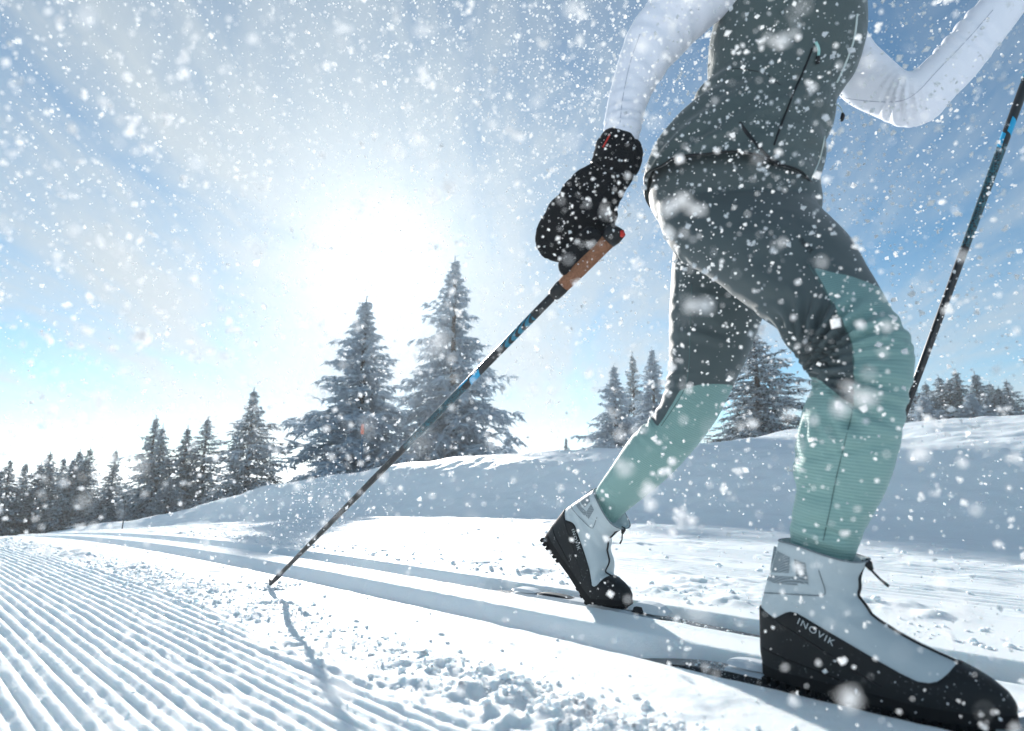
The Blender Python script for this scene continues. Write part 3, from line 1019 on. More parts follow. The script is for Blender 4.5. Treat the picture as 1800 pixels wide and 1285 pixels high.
# flat-locked seams of the tights: shallow creases
for poly, nn_, side in (([(1500, 705), (1480, 790), (1462, 870), (1445, 960)], .875, True), ([(1213, 480), (1212, 600), (1200, 690)], 1.115, False)):
    tz = poly_tz(poly, nn_)
    dd = np.full(nv, 1e9)
    for i in range(len(tz) - 1):
        e = tz[i + 1] - tz[i]; wv = TZ - tz[i]
        h = np.clip((wv @ e) / (e @ e), 0, 1)
        dd = np.minimum(dd, np.linalg.norm(wv - h[:, None] * e, axis=1))
    disp -= np.where(isR == side, 0.0016 * np.exp(-(dd / 0.0045) ** 2), 0)
co2 = co + nrm * disp[:, None]
newme.vertices.foreach_set('co', ((co2 - ORIG[skier.name]) * K).astype(np.float32).ravel())
for nm, arr in (('panel', pan), ('shirt', shirt), ('skin', hairless), ('rib', rib)):
    a = newme.attributes.new(nm, 'FLOAT', 'POINT'); a.data.foreach_set('value', arr.astype(np.float32))
newme.polygons.foreach_set('use_smooth', np.ones(len(newme.polygons), bool))
newme.update()
ORIG[body.name] = ORIG[skier.name]
body['label'] = 'dark grey tights with ribbed mint lower legs and white sleeves'
print('body faces', len(newme.polygons))

bbvh = bvh_of(body)
SEAMM, _t, _p = mat('seam_thread', (0.10, 0.17, 0.165), 0.7, 0.2)
SEAMW, _t, _p = mat('sleeve_seam', (0.50, 0.52, 0.60), 0.7, 0.2)


def seam_line(pts, rad, name, m, parent, off=0.0002, per=8):
    P = []
    for x, y in catmull(pts, per):
        h = hit_px(bbvh, x, y)
        if h is not None:
            P.append(h[0] + h[1] * off)
    if len(P) > 2:
        q = MB(); q.tube(P, rad, 5); q.build(name, m, parent)


seam_line([(1500, 640), (1500, 712), (1487, 770), (1470, 840), (1458, 900), (1447, 950)], 0.0006, 'side_seam', SEAMM, body)
seam_line([(1420, 464), (1448, 508), (1475, 560), (1488, 582), (1497, 605), (1500, 640)], 0.0007, 'side_seam', SEAMM, body)
seam_line([(1216, 500), (1213, 580), (1211, 640), (1201, 688), (1162, 749)], 0.0008, 'side_seam', SEAMM, body)
seam_line([(1483, 172), (1530, 178), (1580, 178), (1612, 162), (1650, 122), (1700, 70), (1745, 18)], 0.0007, 'sleeve_seam', SEAMW, body)
seam_line([(1125, 60), (1108, 110), (1095, 170), (1090, 215)], 0.0007, 'sleeve_seam', SEAMW, body)

# hat on the out-of-frame head
b = MB()
hatS = [(1358, -255, 1490, -270, 1.05, 1.15), (1356, -285, 1497, -292, 1.05, 1.12), (1368, -330, 1488, -335, 1.05, 1.1), (1405, -360, 1458, -362, 1.05, .9)]
b.rings(limb_rings(hatS, 28, 4, grow=0.012))
b.build('knit_hat', MITT, skier)

# dark print on the thigh
fc = bpy.data.curves.new('print', 'FONT'); fc.body = 'INOVIK'; fc.size = 14.0; fc.space_character = 1.1; fc.resolution_u = 2
fo = bpy.data.objects.new('print', fc); col.objects.link(fo)
tm = bpy.data.meshes.new_from_object(fo.evaluated_get(bpy.context.evaluated_depsgraph_get()))
bpy.data.objects.remove(fo)
Vt = []; okp = True
for v in tm.vertices:
    a = math.radians(47); vx_, vy_ = v.co.x * .62, v.co.y
    hh = hit_px(bbvh, 1403 + vx_ * math.cos(a) + vy_ * math.sin(a), 424 + vx_ * math.sin(a) - vy_ * math.cos(a))
    if hh is None:
        okp = False; break
    Vt.append(hh[0] + hh[1] * .0008)
if okp:
    obj_from('print', np.array(Vt), [tuple(pq.vertices) for pq in tm.polygons], BLACKT, body, smooth=False)

# ---- vest
VS = [(1131, 346, 1426, 358, 1.06, 1.13), (1138, 318, 1430, 318, 1.06, 1.10), (1150, 285, 1435, 280, 1.06, 1.06), (1172, 252, 1443, 245, 1.06, 1.02), (1196, 226, 1450, 220, 1.06, 1.0), (1219, 205, 1456, 200, 1.06, .97),
      (1222, 188, 1463, 180, 1.06, .95), (1243, 165, 1470, 160, 1.06, .94), (1246, 130, 1482, 135, 1.06, .94), (1248, 95, 1500, 105, 1.06, .94), (1260, 45, 1516, 50, 1.06, .97), (1272, 0, 1515, 0, 1.06, 1.02),
      (1282, -50, 1508, -50, 1.06, 1.18), (1292, -100, 1482, -100, 1.06, 1.30), (1318, -135, 1466, -135, 1.06, 1.2), (1352, -160, 1450, -160, 1.06, 1.0)]
b = MB()
VR = limb_rings(VS, 72, 6, grow=0.004)
VR2 = []
vb = MB(); vb.rings(VR, cap=False)
A = np.array(vb.v)
# creases where the waist folds, plus soft drape
tA, zA, nA = A @ D, A[:, 2], A @ N
ctr = np.array([np.mean(r_, axis=0) for r_ in VR]).repeat(72, axis=0)
out = A - ctr; out[:, 2] = 0; out /= np.linalg.norm(out, axis=1)[:, None] + 1e-9
cw = at(1350, 225, .95)
wgt = np.exp(-((zA - cw[2]) / 0.13) ** 2)
ph = (zA + 0.55 * tA) / 0.058
fold = np.sin(2 * math.pi * (ph + 1.3 * (fbm(tA * 7, zA * 9 + nA * 3, 3, 4) - .5)))
A = A + out * (wgt * 0.0050 * fold + 0.006 * (fbm(tA * 10 + 3, zA * 10, 3, 6) - .5))[:, None]
vb.v = list(A)
k = 72
inner = [A[i] - out[i] * 0.0035 for i in range(len(A))]
nrow = len(VR)
base_n = len(vb.v)
vb.v.extend(inner)
for i in range(nrow - 1):
    for j in range(k):
        vb.f.append((base_n + i * k + j, base_n + (i + 1) * k + j, base_n + (i + 1) * k + (j + 1) % k, base_n + i * k + (j + 1) % k)); vb.m.append(0)
for j in range(k):
    vb.f.append((j, base_n + j, base_n + (j + 1) % k, (j + 1) % k)); vb.m.append(0)
    q = (nrow - 1) * k
    vb.f.append((q + j, q + (j + 1) % k, base_n + q + (j + 1) % k, base_n + q + j)); vb.m.append(0)
vest = vb.build('vest', VEST, skier)
vest['label'] = 'dark grey green zipped vest'
hb = MB()
hem = [A[j] + out[j] * .001 for j in range(k)]
hb.tube(hem + [hem[0]], 0.0020, 6, cap=False)
hb.build('hem', BLACKT, vest)
vbvh = bvh_of(vest)


def surf_line(bvh, pts, rad, name, m, parent, off=0.0008, per=8, k=6):
    P = []
    for x, y in catmull(pts, per):
        h = hit_px(bvh, x, y)
        if h is not None:
            P.append(h[0] + h[1] * off)
    if len(P) > 2:
        mbx = MB(); mbx.tube(P, rad, k)
        return mbx.build(name, m, parent)


surf_line(vbvh, [(1428, 85), (1410, 130), (1392, 170), (1375, 215), (1360, 255)], 0.0018, 'pocket_zip', BLACKT, vest)
surf_line(vbvh, [(1432, 75), (1437, 88), (1436, 102)], 0.0026, 'zip_pull', PULL, vest, 0.003)
surf_line(vbvh, [(1436, 100), (1434, 113)], 0.0032, 'pull_tab', BLACKT, vest, 0.004)
surf_line(vbvh, [(1506, 25), (1500, 70), (1484, 115), (1470, 145)], 0.0020, 'front_piping', PIPING, vest)
surf_line(vbvh, [(1449, 240), (1440, 280), (1424, 318)], 0.0016, 'front_piping', PIPING, vest)
surf_line(vbvh, [(1424, 318), (1416, 340), (1412, 352)], 0.0026, 'zip_end', BLACKT, vest)
surf_line(vbvh, [(1300, 215), (1325, 248), (1350, 275), (1380, 300), (1402, 324)], 0.0042, 'waist_crease_shade', BLACKT, vest, -0.0022)  # half-sunk black tube standing in for the shade inside the waist fold
surf_line(vbvh, [(1281, 120), (1310, 122), (1345, 130), (1372, 150)], 0.0010, 'back_seam', BLACKT, vest, -0.0004)
# drawcord with toggle hanging at the front hem
cp = [at(1468, 183, 1.06), at(1476, 187, 1.06), at(1480, 194, 1.06), at(1481, 202, 1.06)]
b = MB(); b.tube(catmull(cp, 4), 0.0011, 6); b.build('drawcord', PIPING, vest)
b = MB(); b.tube([at(1481, 199, 1.06), at(1481.5, 204, 1.06), at(1480.5, 209, 1.06), at(1480, 213, 1.06)], [0.0022, .0038, .0034, .002], 8); b.build('toggle', BLACKT, vest)

# ---- mittens
MS = [(1064, 233, 1110, 238, .84, .95), (1050, 254, 1127, 258, .84, .92), (1043, 277, 1126, 284, .837, .88), (1034, 291, 1117, 308, .833, .80), (1014, 303, 1100, 334, .83, .70),
      (985, 334, 1090, 362, .826, .56), (960, 369, 1084, 392, .825, .48), (945, 396, 1058, 417, .825, .45), (938, 416, 1028, 440, .825, .42), (944, 438, 1006, 453, .825, .40), (958, 455, 990, 463, .825, .35)]
TH = [(1032, 398, 1076, 428, .815, .8), (1003, 423, 1043, 452, .808, .8), (986, 446, 1018, 472, .806, .85), (982, 466, 1004, 486, .806, .85), (986, 479, 998, 488, .806, .8)]


def remesh(mb, name, m, parent, vox, it, noise_amp=0.0):
    o = mb.build(name, m, parent)
    q = o.modifiers.new('r', 'REMESH'); q.mode = 'VOXEL'; q.voxel_size = vox * K; q.use_smooth_shade = True
    q = o.modifiers.new('s', 'SMOOTH'); q.iterations = it; q.factor = 0.5
    dgx = bpy.context.evaluated_depsgraph_get()
    me = bpy.data.meshes.new_from_object(o.evaluated_get(dgx))
    o.modifiers.clear(); o.data = me
    me.materials.clear(); me.materials.append(m)
    if noise_amp:
        c = np.empty(len(me.vertices) * 3, dtype=np.float32); me.vertices.foreach_get('co', c); c = c.reshape(-1, 3)
        nn2 = np.empty(len(me.vertices) * 3, dtype=np.float32); me.vertices.foreach_get('normal', nn2); nn2 = nn2.reshape(-1, 3)
        d2 = noise_amp * (fbm(c[:, 0] * 45 + c[:, 1] * 20, c[:, 2] * 45, 3, 5) - 0.5)
        me.vertices.foreach_set('co', (c + nn2 * d2[:, None]).astype(np.float32).ravel())
    me.polygons.foreach_set('use_smooth', np.ones(len(me.polygons), bool))
    me.update()
    ORIG[o.name] = ORIG[parent.name]
    return o


b = MB(); b.rings(limb_rings(MS, 28, 5)); b.rings(limb_rings(TH, 20, 5))
mitten = remesh(b, 'mitten', MITT, skier, 0.0032, 5, 0.010)
mitten['label'] = 'black knit mitten letting go of the pole grip'
mbvh = bvh_of(mitten)
surf_line(mbvh, [(1072, 237), (1066, 248), (1060, 259)], 0.0016, 'red_stitch', REDT, mitten, 0.0004)
surf_line(mbvh, [(1041, 284), (1060, 296), (1085, 305), (1115, 306)], 0.0022, 'wrist_strap', BLACKT, mitten, 0.0008)
# the other hand, beyond the top right corner
MS2 = [(1795, -80, 1846, -32, 1.355, .9), (1808, -100, 1868, -46, 1.36, .9), (1825, -120, 1890, -62, 1.37, .8), (1850, -140, 1915, -75, 1.38, .75), (1880, -150, 1928, -95, 1.385, .7), (1905, -150, 1928, -118, 1.39, .6)]
TH2 = [(1850, -80, 1880, -60, 1.36, .8), (1872, -92, 1900, -66, 1.355, .8), (1895, -105, 1912, -86, 1.355, .8)]
b = MB(); b.rings(limb_rings(MS2, 24, 4)); b.rings(limb_rings(TH2, 16, 4))
remesh(b, 'mitten', MITT, skier, 0.0035, 5, 0.008)

# ---- boots: horizontal slices from sole to collar
BZ = [0, .010, .030, .060, .090, .115, .135, .160, .192]
BXH = [.006, .001, -.001, .001, .003, .010, .019, .028, .040]
FZ = [0, .010, .022, .034, .045, .053, .060, .066, .073, .082, .092, .102, .112, .125, .145, .165, .192]
FXF = [.278, .285, .287, .281, .268, .253, .236, .219, .200, .180, .163, .150, .142, .137, .139, .145, .153]


def boot_W(x, z):
    """half width"""
    ws = np.interp(x, [0, .03, .07, .12, .165, .205, .245, .29], [.030, .035, .0345, .036, .043, .047, .043, .030])
    wu = np.interp(z, [0, .03, .07, .10, .13, .165, .192], [1, 1.02, .97, .95, 1.0, 1.16, 1.28])
    return ws * wu


def boot_S(th, z, grow=0.0):
    xh = np.interp(z, BZ, BXH) - grow
    xf = np.interp(z, FZ, FXF) + grow
    xc, hl = (xh + xf) / 2, (xf - xh) / 2
    c, s_ = math.cos(th), math.sin(th)
    x = xc + hl * math.copysign(abs(c) ** 0.85, c)
    y = (boot_W(x, z) + grow) * math.copysign(abs(s_) ** 0.8, s_)
    return np.array([x, y, z])


RBX = [-.01, .004, .030, .052, .064, .10, .14, .18, .205, .222, .240, .30]
RBZ = [.094, .093, .082, .096, .095, .079, .061, .044, .036, .042, .060, .075]


def rand_top(th):
    z = 0.06
    for _ in range(14):
        x = boot_S(th, z)[0]
        z = 0.6 * z + 0.4 * min(float(np.interp(x, RBX, RBZ)), 0.0665)if False else 0.6 * z + 0.4 * float(np.interp(x, RBX, RBZ))
    return z


def build_boot(xform, parent, label, side):
    """xform: local (x heel->toe, y left, z up) -> layout point; side -1 shows its right side to the camera"""
    thA = np.linspace(0, 2 * math.pi, 64, endpoint=False)
    zs = np.concatenate([np.linspace(0.004, .05, 8), np.linspace(.053, .105, 18), np.linspace(.11, .192, 14)])
    up = MB()
    def collar(th, z):
        q = boot_S(th, z)
        if z > .15:                            # collar rim dips to the front
            q = q.copy(); q[2] -= (z - .15) / .042 * .020 * sstep(np.array(q[0]), .05, .15)
        # soft wrinkles at the ankle
        w_ = math.exp(-((q[2] - .115) / .03) ** 2) * (1 if q[0] > .05 else .5)
        q[1] += math.copysign(1, q[1]) * .0018 * w_ * math.sin(q[2] * 240 + q[0] * 90)
        q[0] += .0016 * w_ * math.sin(q[2] * 230 + 1)
        return q
    R = [[xform(collar(th, z)) for th in thA] for z in zs]
    # inside of the collar
    for dz, gr in ((.192, -.004), (.165, -.006)):
        ring = []
        for th in thA:
            q = boot_S(th, dz, gr); q = q.copy()
            if dz > .15: q[2] -= (dz - .15) / .042 * .020 * float(sstep(np.array(q[0]), .05, .15))
            ring.append(xform(q))
        R.append(ring)
    up.rings(R)
    boot = up.build('boot', UPPER, parent)
    boot['label'] = label
    ORIG[boot.name] = ORIG[parent.name]
    # rubber rand
    rb = MB(); R = []
    tops = [rand_top(th) for th in thA]
    m = 14
    for i in range(m + 1):
        R.append([xform(boot_S(th, .010 + (tops[j] - .010) * i / m, .0022)) for j, th in enumerate(thA)])
    R.append([xform(boot_S(th, tops[j] + .001, -.001)) for j, th in enumerate(thA)])
    rb.rings(R, cap=False)
    rand = rb.build('rubber_shell', RAND, boot)
    # dark top cap over the toe
    tcap = MB(); R = []
    for x in np.linspace(.226, .286, 12):
        ztop = float(np.interp(-x, [-q for q in FXF[2:]][::1], FZ[2:])) if x < .286 else .022
        R.append((x, ztop))
    # seam on the rand
    seam = MB(); P = []
    for x, z in catmull([(.030, .081), (.065, .066), (.10, .050), (.135, .034), (.16, .024)], 5):
        P.append(xform(surf_pt(x, z, side, .0026)))
    seam.tube(P, .0009, 5); seam.build('seam', BLACKT, boot)
    P = [xform(surf_pt(x, z, side, .0026)) for x, z in catmull([(.002, .036), (.05, .030), (.11, .020)], 6)]
    q = MB(); q.tube(P, .0009, 5); q.build('seam', SOLEM, boot)
    # outsole with lugs
    so = MB()
    R = [[xform(boot_S(th, .010, .0030) * np.array([1, 1, 0]) + np.array([0, 0, zq])) for th in thA] for zq in (-.002, .012)]
    so.rings(R)
    for i, x in enumerate(np.concatenate([np.linspace(.008, .075, 6), np.linspace(.16, .262, 7)])):
        hw = float(boot_W(np.array(x), 0.0)) * (.93 if x < .24 else .8)
        for sg in (-1, 1):
            c0 = np.array([x, sg * hw * .62, -.006])
            so.box(xform(c0), (xform(c0 + [.0035, 0, 0]) - xform(c0)), (xform(c0 + [0, hw * .36, 0]) - xform(c0)), (xform(c0 + [0, 0, .0045]) - xform(c0)))
    so.build('sole', SOLEM, boot, smooth=False)
    # zip down the front
    P = []
    for z in np.linspace(.172, .058, 40):
        x = float(np.interp(z, FZ, FXF)); w_ = math.exp(-((z - .115) / .03) ** 2)
        P.append(xform(np.array([x + .0008 + .0016 * w_ * math.sin(z * 230 + 1), side * .004, z])))
    q = MB(); q.tube(P, .0024, 6); q.build('zip', BLACKT, boot)
    top = np.array([float(np.interp(.172, FZ, FXF)) + .002, side * .004, .172])
    q = MB(); q.tube([xform(top), xform(top + [.004, 0, -.004]), xform(top + [.007, 0, -.012])], [.005, .0055, .003], 8)
    q.tube([xform(top + [.005, 0, -.010]), xform(top + [.016, -.003 * -side, -.022]), xform(top + [.026, -.006 * -side, -.030])], [.0016, .0016, .0022], 6)
    q.build('zip_pull', BLACKT, boot)
    # collar edging
    ring = []
    for th in thA:
        qv = boot_S(th, .192, .0003); qv = qv.copy(); qv[2] -= .020 * float(sstep(np.array(qv[0]), .05, .15)); ring.append(xform(qv))
    q = MB(); q.tube(ring + [ring[0]], .0013, 6, cap=False); q.build('collar_edge', LINE, boot)
    # grey printed chevron and outline by the heel
    def patch(poly, name, m):
        pm = MB(); n1, n2 = 8, 6
        a, b_, c, d = [np.array(v) for v in poly]
        Vp = []; Fp = []
        for i in range(n1 + 1):
            for j in range(n2 + 1):
                u, v = i / n1, j / n2
                xz = a * (1 - u) * (1 - v) + b_ * u * (1 - v) + c * u * v + d * (1 - u) * v
                Vp.append(xform(surf_pt(xz[0], xz[1], side, .0007)))
        for i in range(n1):
            for j in range(n2):
                Fp.append((i * (n2 + 1) + j, (i + 1) * (n2 + 1) + j, (i + 1) * (n2 + 1) + j + 1, i * (n2 + 1) + j + 1))
        pm.add(Vp, Fp); pm.build(name, m, boot)
    patch([(.029, .182), (.062, .172), (.058, .150), (.020, .145)], 'print', PRINT)
    patch([(.068, .170), (.083, .166), (.083, .136), (.068, .146)], 'print', PRINT)
    patch([(.019, .141), (.067, .146), (.083, .135), (.014, .131)], 'print', PRINT)
    P = [xform(surf_pt(x, z, side, .0007)) for x, z in catmull([(.012, .114), (.04, .119), (.08, .122), (.100, .125), (.103, .132), (.101, .145), (.099, .158)], 6)]
    q = MB(); q.tube(P, .0007, 5); q.build('print_line', LINE, boot)
    # lettering
    fc = bpy.data.curves.new('lettering', 'FONT'); fc.body = 'INOVIK'; fc.size = .0128; fc.space_character = 1.22
    fc.resolution_u = 3
    fo = bpy.data.objects.new('lettering', fc); col.objects.link(fo)
    dgx = bpy.context.evaluated_depsgraph_get()
    tm = bpy.data.meshes.new_from_object(fo.evaluated_get(dgx))
    bpy.data.objects.remove(fo)
    ca, sa = math.cos(-0.46), math.sin(-0.46)
    lv = np.array([v.co for v in tm.vertices])
    Vt = []
    for vx_, vy_, _ in lv:
        vx_ *= 1.0; s_ = 1 if side < 0 else -1
        xx = .062 + (vx_ * ca - vy_ * sa); zz_ = .0830 + (vx_ * sa + vy_ * ca)
        Vt.append(xform(surf_pt(xx, zz_, side, .0032)))
    Ft = [tuple(pq.vertices) for pq in tm.polygons]
    if side < 0:
        lo = obj_from('lettering', np.array(Vt), Ft, LOGO, boot, smooth=False)
    return boot


def surf_pt(x, z, side, off):
    """point on the side of the boot at (x, z), pushed out by off"""
    lo, hi = (0.0, math.pi)
    a, c = 0.0, math.pi
    for _ in range(40):
        mth = (a + c) / 2
        if boot_S(mth, z)[0] > x:
            a = mth
        else:
            c = mth
    q = boot_S((a + c) / 2, z)
    return np.array([x, side * (q[1] + off), z])


SOLE_Z = -0.0035
RB_T, RB_N = 0.338, 0.942


def xf_right(q):
    return W(RB_T, RB_N, SOLE_Z) + (-D) * q[0] + N * q[1] + np.array([0, 0, q[2]])


build_boot(xf_right, skier, 'grey and black boot flat on the front ski', -1)

LB_TOE_T, LB_N, BALL, ANG = 0.708, 1.182, .208, math.radians(41)


def xf_left(q):
    x, y, z = q
    f = float(sstep(np.array(x), BALL - .045, BALL + .028))
    a = ANG * (1 - f)
    dx = x - BALL
    if dx < 0.028:
        xx = BALL + dx * math.cos(a) + z * math.sin(a) * 1.0
        zz_ = -dx * math.sin(a) + z * math.cos(a)
    else:
        xx, zz_ = x, z
    zz_ = max(zz_, z * 0.2) if x > BALL - .02 else zz_
    s_along = xx - .285
    return W(LB_TOE_T, LB_N, SOLE_Z + .004) + (-D) * s_along + N * y + np.array([0, 0, zz_])


build_boot(xf_left, skier, 'grey and black boot with raised heel on the rear ski', -1)

# ------------------------------------------------------------------ skis with bindings
def build_ski(toe_t, n0, label, heel_flat):
    z_floor = -GD
    root = empty('ski', W(toe_t, n0, z_floor))
    L0, L1 = 0.95, 0.86                      # ahead of / behind the toe
    m = MB(); R = []
    for s_ in np.linspace(-L1, L0, 60):       # s_ forward
        hw = .0225 * (1 - .12 * (s_ / .9) ** 2)
        if s_ > .72:
            hw *= math.sqrt(max(.02, 1 - ((s_ - .72) / .24) ** 2))
        th = .0075 + .015 * math.exp(-((s_ + .1) / .42) ** 2)
        tipup = .10 * max(0, (s_ - .68) / .27) ** 2 + .02 * max(0, (-s_ - .70) / .16) ** 2
        c = W(toe_t - s_, n0, z_floor + .003 + tipup - .034 * float(sstep(np.array(-s_), .36, .66)))
        R.append([c + N * (-hw), c + N * hw, c + N * (hw * .94) + np.array([0, 0, th]), c + N * (-hw * .94) + np.array([0, 0, th])])
    m.rings(R)
    m.build('ski_body', SKIM, root, smooth=False)
    ztop = z_floor + .003 + .0215

    def bl(s0, s1, hw, z0, z1, name, mm, taper=1.0):
        q = MB(); R = []
        for u in np.linspace(0, 1, 7):
            s_ = s0 + (s1 - s0) * u
            e = hw * (1 - (1 - taper) * abs(2 * u - 1) ** 2)
            hz = z1 - (z1 - z0) * .75 * abs(2 * u - 1) ** 3
            c = W(toe_t - s_, n0, 0)
            R.append([c + N * (-e) + np.array([0, 0, z0]), c + N * e + np.array([0, 0, z0]), c + N * (e * .75) + np.array([0, 0, hz]), c + N * (-e * .75) + np.array([0, 0, hz])])
        q.rings(R)
        return q.build(name, mm, root, smooth=False)
    bl(-.345, .075, .026, ztop - .002, ztop + .007, 'binding_plate', BINDW, .8)
    bl(.000, .095, .022, ztop + .007, ztop + .026, 'toe_clamp', BINDW, .6)
    bl(.012, .052, .026, ztop + .006, ztop + .018, 'toe_lever', BINDB, .7)
    bl(-.075, -.012, .021, ztop + .006, ztop + .0145, 'flexor', BINDB, .8)
    bl(-.345, -.265, .023, ztop + .007, ztop + .014, 'heel_plate', BINDW, .6)
    bl(-.262, -.16, .015, ztop + .006, ztop + .0115, 'guide_ridge', BINDB, .9)
    tag(root, label, 'ski', 'cross country skis')
    return root


build_ski(RB_T - .283, (GA[0] + GA[1]) / 2 + .010, 'black ski in the near groove under the front boot', True)
build_ski(LB_TOE_T - .0, (GB[0] + GB[1]) / 2 - .002, 'black ski in the far groove under the raised rear boot', False)

# ------------------------------------------------------------------ ski poles
def build_pole(tip, top, label, grip_len=0.155):
    tip = np.asarray(tip, float); top = np.asarray(top, float)
    root = empty('ski_pole', tip)
    d = Vector(top - tip); L = d.length
    root.rotation_euler = d.to_track_quat('Z', 'Y').to_euler()
    o = np.zeros(3)
    ORIG[root.name] = o

    def lt(P, r, k, name, m, **kw):
        q = MB(); q.tube([np.array(p_, float) for p_ in P], r, k)
        return q.build(name, m, root, **kw)
    g0 = L - grip_len
    lt([(0, 0, s_) for s_ in (.045, .2, .5, .8, 1.0, g0 + .01)], [.0052, .0060, .0072, .0082, .0084, .0084], 20, 'shaft', CARBON)
    lt([(0, 0, -.02), (0, 0, -.008), (0, 0, .004), (0, 0, .030), (0, 0, .055)], [.0008, .0026, .0046, .0062, .0066], 12, 'tip', TIPM)
    lt([(0, 0, .006), (0, .006, .004), (0, .014, .001)], [.004, .0045, .002], 8, 'tip_claw', TIPM)
    lt([(0, 0, g0 - .012), (0, 0, g0 - .006), (0, 0, g0 + .012), (0, 0, g0 + .02)], [.0088, .0125, .0135, .0128], 18, 'grip_collar', BLACKT)
    lt([(0, 0, g0 + .015), (0, 0, g0 + .04), (0, 0, g0 + .085), (0, 0, g0 + .12), (0, 0, L - .018)], [.0128, .0140, .0148, .0150, .0160], 18, 'cork_grip', CORK)
    lt([(0, 0, L - .022), (0, 0, L - .012), (0, .001, L), (0, .003, L + .006)], [.0165, .0185, .018, .012], 18, 'grip_head', BLACKT)
    lt([(0, .012, L - .004), (0, .019, L + .004), (0, .025, L + .003)], [.006, .005, .003], 8, 'grip_horn', BLACKT)
    lt([(0, -.008, L), (-.002, -.013, L + .004), (-.002, -.019, L + .004)], [.006, .0065, .004], 8, 'strap_button', REDT)
    tag(root, label, 'ski pole', 'ski poles')
    return root


tipR = np.array([-.6402, 1.5910, 0.0]); tipR[2] = gz_xy(tipR[0], tipR[1]) + .006
build_pole(tipR, at(1084, 406, .822), 'black and blue ski pole slanting from the mitten to the snow')
tL = at(1512, 938, 1.40)
dL = at(1800, 152, 1.42) - tL; dL /= np.linalg.norm(dL)
build_pole(tL, tL + dL * 1.33, 'black ski pole at the right edge, passing behind the front knee')

# ------------------------------------------------------------------ loose snow clods
def blob_mesh(sub):
    bm = bmesh.new(); bmesh.ops.create_icosphere(bm, subdivisions=sub, radius=1.0)
    bm.verts.ensure_lookup_table()
    V = np.array([v.co for v in bm.verts]); F = np.array([[v.index for v in f.verts] for f in bm.faces])
    bm.free()
    return V, F


IV1, IF1 = blob_mesh(1)
IV2, IF2 = blob_mesh(2)


def scatter(name, label, items, big_thresh):
    VA = []; FA = []; off = 0
    for (p, r_) in items:
        V0, F0 = (IV2, IF2) if r_ > big_thresh else (IV1, IF1)
        sx_, sy_ = rng.uniform(0, 90, 2)
        nz_ = fbm(V0[:, 0] * 1.6 + sx_ + V0[:, 2], V0[:, 1] * 1.6 + sy_ - V0[:, 2], 3, 8, .6)
        sc = (0.40 + 1.15 * nz_)[:, None] * np.array([rng.uniform(.8, 1.3), rng.uniform(.8, 1.3), rng.uniform(.6, .95)])
        a = rng.uniform(0, 6.28); ca, sa = math.cos(a), math.sin(a)
        Q = V0 * sc
        Q = np.stack([Q[:, 0] * ca - Q[:, 1] * sa, Q[:, 0] * sa + Q[:, 1] * ca, Q[:, 2]], 1)
        VA.append(Q * r_ + p); FA.append(F0 + off); off += len(V0)
    o = obj_from(name, np.concatenate(VA), np.concatenate(FA), CLOD, origin=(0, 0, 0))
    return tag(o, label, 'snow', kind='stuff')


items = []


def clods(num, tf, nf, r0, r1):
    T_ = np.array([tf() for _ in range(num)]); N_ = np.array([nf() for _ in range(num)])
    Nn = N_ - bend(T_)
    Z_ = ground_z(T_, Nn)
    for a, b_, z in zip(T_, Nn, Z_):
        r_ = r0 * (r1 / r0) ** (rng.random() ** 2.2)
        items.append((W(a, b_, z + r_ * .25), r_))


clods(2400, lambda: rng.uniform(.0, 2.6), lambda: rng.normal(.60, .045), .0008, .0042)
clods(800, lambda: rng.normal(.42, .19), lambda: rng.normal(.605, .04), .001, .0065)
clods(9, lambda: rng.normal(.42, .10), lambda: rng.normal(.60, .03), .008, .015)
clods(900, lambda: rng.uniform(1.2, 5), lambda: rng.normal(.56, .06), .001, .006)
clods(1100, lambda: rng.uniform(-.3, 4), lambda: abs(rng.normal(0, .12)) + 1.29, .0012, .008)
clods(120, lambda: rng.uniform(.2, 3), lambda: rng.uniform(.64, .86), .0008, .0040)
clods(450, lambda: rng.uniform(-1, 5), lambda: rng.uniform(1.6, 3.3), .002, .010)
clods(160, lambda: rng.normal(1.535, .05), lambda: rng.normal(.75, .035), .0010, .006)
clods(700, lambda: rng.uniform(.2, 3.5), lambda: rng.uniform(.1, .55), .0006, .0024)
for tt0, nn0 in ((RB_T - .283, (GA[0] + GA[1]) / 2 + .010), (LB_TOE_T, (GB[0] + GB[1]) / 2 - .002)):
    for _ in range(170):
        sf = rng.uniform(-.42, -.06) if rng.random() < .4 else rng.uniform(.08, .55)
        r_ = .0008 * (4 ** (rng.random() ** 2))
        items.append((W(tt0 - sf, nn0 + rng.uniform(-.019, .019), -GD + .003 + .0075 + .015 * math.exp(-((sf + .1) / .42) ** 2) + r_ * .3), r_))
scatter('loose_snow', 'crumbled lumps of loose snow beside the ski grooves', items, .0030)

# ------------------------------------------------------------------ flying snow
FV = np.array([(1, 0, 0), (-1, 0, 0), (0, 1, 0), (0, -1, 0), (0, 0, 1), (0, 0, -1)], float)
FF = np.array([(0, 2, 4), (2, 1, 4), (1, 3, 4), (3, 0, 4), (2, 0, 5), (1, 2, 5), (3, 1, 5), (0, 3, 5)])


def flakes(P, Rr):
    n_ = len(P)
    S = FV[None] * rng.uniform(.45, 1.35, (n_, 6, 1)) * Rr[:, None, None]
    q = rng.normal(size=(n_, 3, 3))
    Q, _ = np.linalg.qr(q)
    V_ = np.einsum('nij,nkj->nki', Q, S) + P[:, None, :]
    F_ = FF[None] + (np.arange(n_) * 6)[:, None, None]
    return V_.reshape(-1, 3), F_.reshape(-1, 3)


def lognorm(n_, med, sig, lo, hi):
    return np.clip(med * np.exp(rng.normal(0, sig, n_)), lo, hi)


PP = []; RR = []


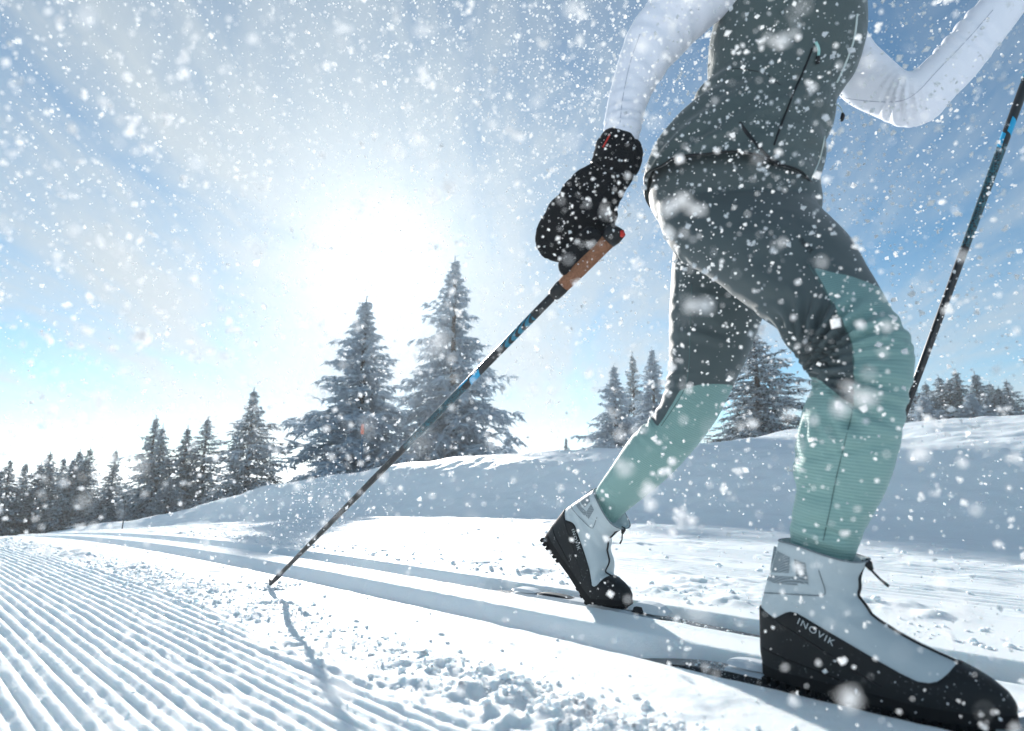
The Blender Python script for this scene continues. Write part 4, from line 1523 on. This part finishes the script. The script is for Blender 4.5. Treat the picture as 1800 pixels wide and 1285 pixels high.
def cloud(n_, lo, hi, med, sig, rmax):
    PP.append(rng.uniform(lo, hi, (n_, 3))); RR.append(lognorm(n_, med, sig, med * .3, rmax))


def puff(n_, c, s_, med, sig, rmax):
    PP.append(rng.normal(c, s_, (n_, 3))); RR.append(lognorm(n_, med, sig, med * .3, rmax))


def clump(n_, lo, hi, med, sig, rmax, k=4):
    """flakes stuck together in small ragged clusters"""
    c = rng.uniform(lo, hi, (n_, 3)); rr = lognorm(n_, med, sig, med * .4, rmax)
    for _ in range(k):
        PP.append(c + rng.normal(0, 1, (n_, 3)) * rr[:, None] * .75); RR.append(rr * rng.uniform(.45, 1.0, n_))


cloud(5000, (-1.6, .30, .03), (1.6, 1.3, 1.7), .0013, .65, .0055)
clump(1100, (-1.6, .25, .03), (1.6, 1.2, 1.7), .0018, .55, .0050)
cloud(7000, (-3.0, 1.2, .15), (3.0, 3.6, 3.0), .0028, .55, .0100)
cloud(2800, (-.46, .07, .05), (.46, .42, .75), .00085, .65, .0034)
clump(800, (-.46, .09, .05), (.46, .45, .75), .0011, .55, .0034)
clump(260, (-.50, .12, .30), (.10, .42, .75), .0017, .45, .0045)
puff(8500, (.05, .85, 1.02), (.36, .20, .26), .00115, .5, .0034)
puff(4200, (.42, .76, .75), (.26, .13, .34), .0013, .6, .0050)
clump(260, (.1, .35, .25), (.75, .8, 1.2), .0020, .45, .0042)
puff(2600, (-.1, .55, .62), (.35, .16, .22), .0011, .55, .0034)
puff(900, (.52, .55, .28), (.22, .16, .22), .0011, .5, .0030)
puff(900, (-.60, 1.75, .22), (.13, .16, .10), .0018, .4, .0040)
puff(2600, (-.45, .45, .45), (.30, .16, .20), .0012, .55, .0034)
P_ = np.concatenate(PP); R_ = np.concatenate(RR)
dcam = np.linalg.norm(P_ - np.array([0, 0, CAM_H]), axis=1)
gzv = base_z(P_ @ D, P_ @ N)
ok = (dcam > .085) & (P_[:, 2] > gzv + .01)
ok &= (R_ / dcam < .021)
P_, R_ = P_[ok], R_[ok]
V_, F_ = flakes(P_, R_)
fl = obj_from('flying_snow', V_, np.ascontiguousarray(F_), FLAKE, origin=(0, 0, 0), smooth=True)
tag(fl, 'white snow crystals whirled up through the air around the skier', 'snow', kind='stuff')
print('flakes', len(P_))

# ------------------------------------------------------------------ snow haze in the air
HZ = bpy.data.materials.new('snow_haze'); HZ.use_nodes = True
t = NT(HZ.node_tree); t.n.clear()
pv = t.new('ShaderNodeVolumePrincipled')
pv.inputs['Color'].default_value = (0.92, 0.97, 1.0, 1)
pv.inputs['Density'].default_value = 0.0019
pv.inputs['Anisotropy'].default_value = 0.5
mo = t.new('ShaderNodeOutputMaterial'); t.link(pv.outputs[0], mo.inputs['Volume'])
b = MB(); b.box((0, 0, -0.6), (900, 0, 0), (0, 900, 0), (0, 0, 10.4))
hz = b.build('haze', HZ, smooth=False, origin=(0, 0, 0))
tag(hz, 'thin bright haze of blown snow hanging over the trail', 'haze', kind='stuff')
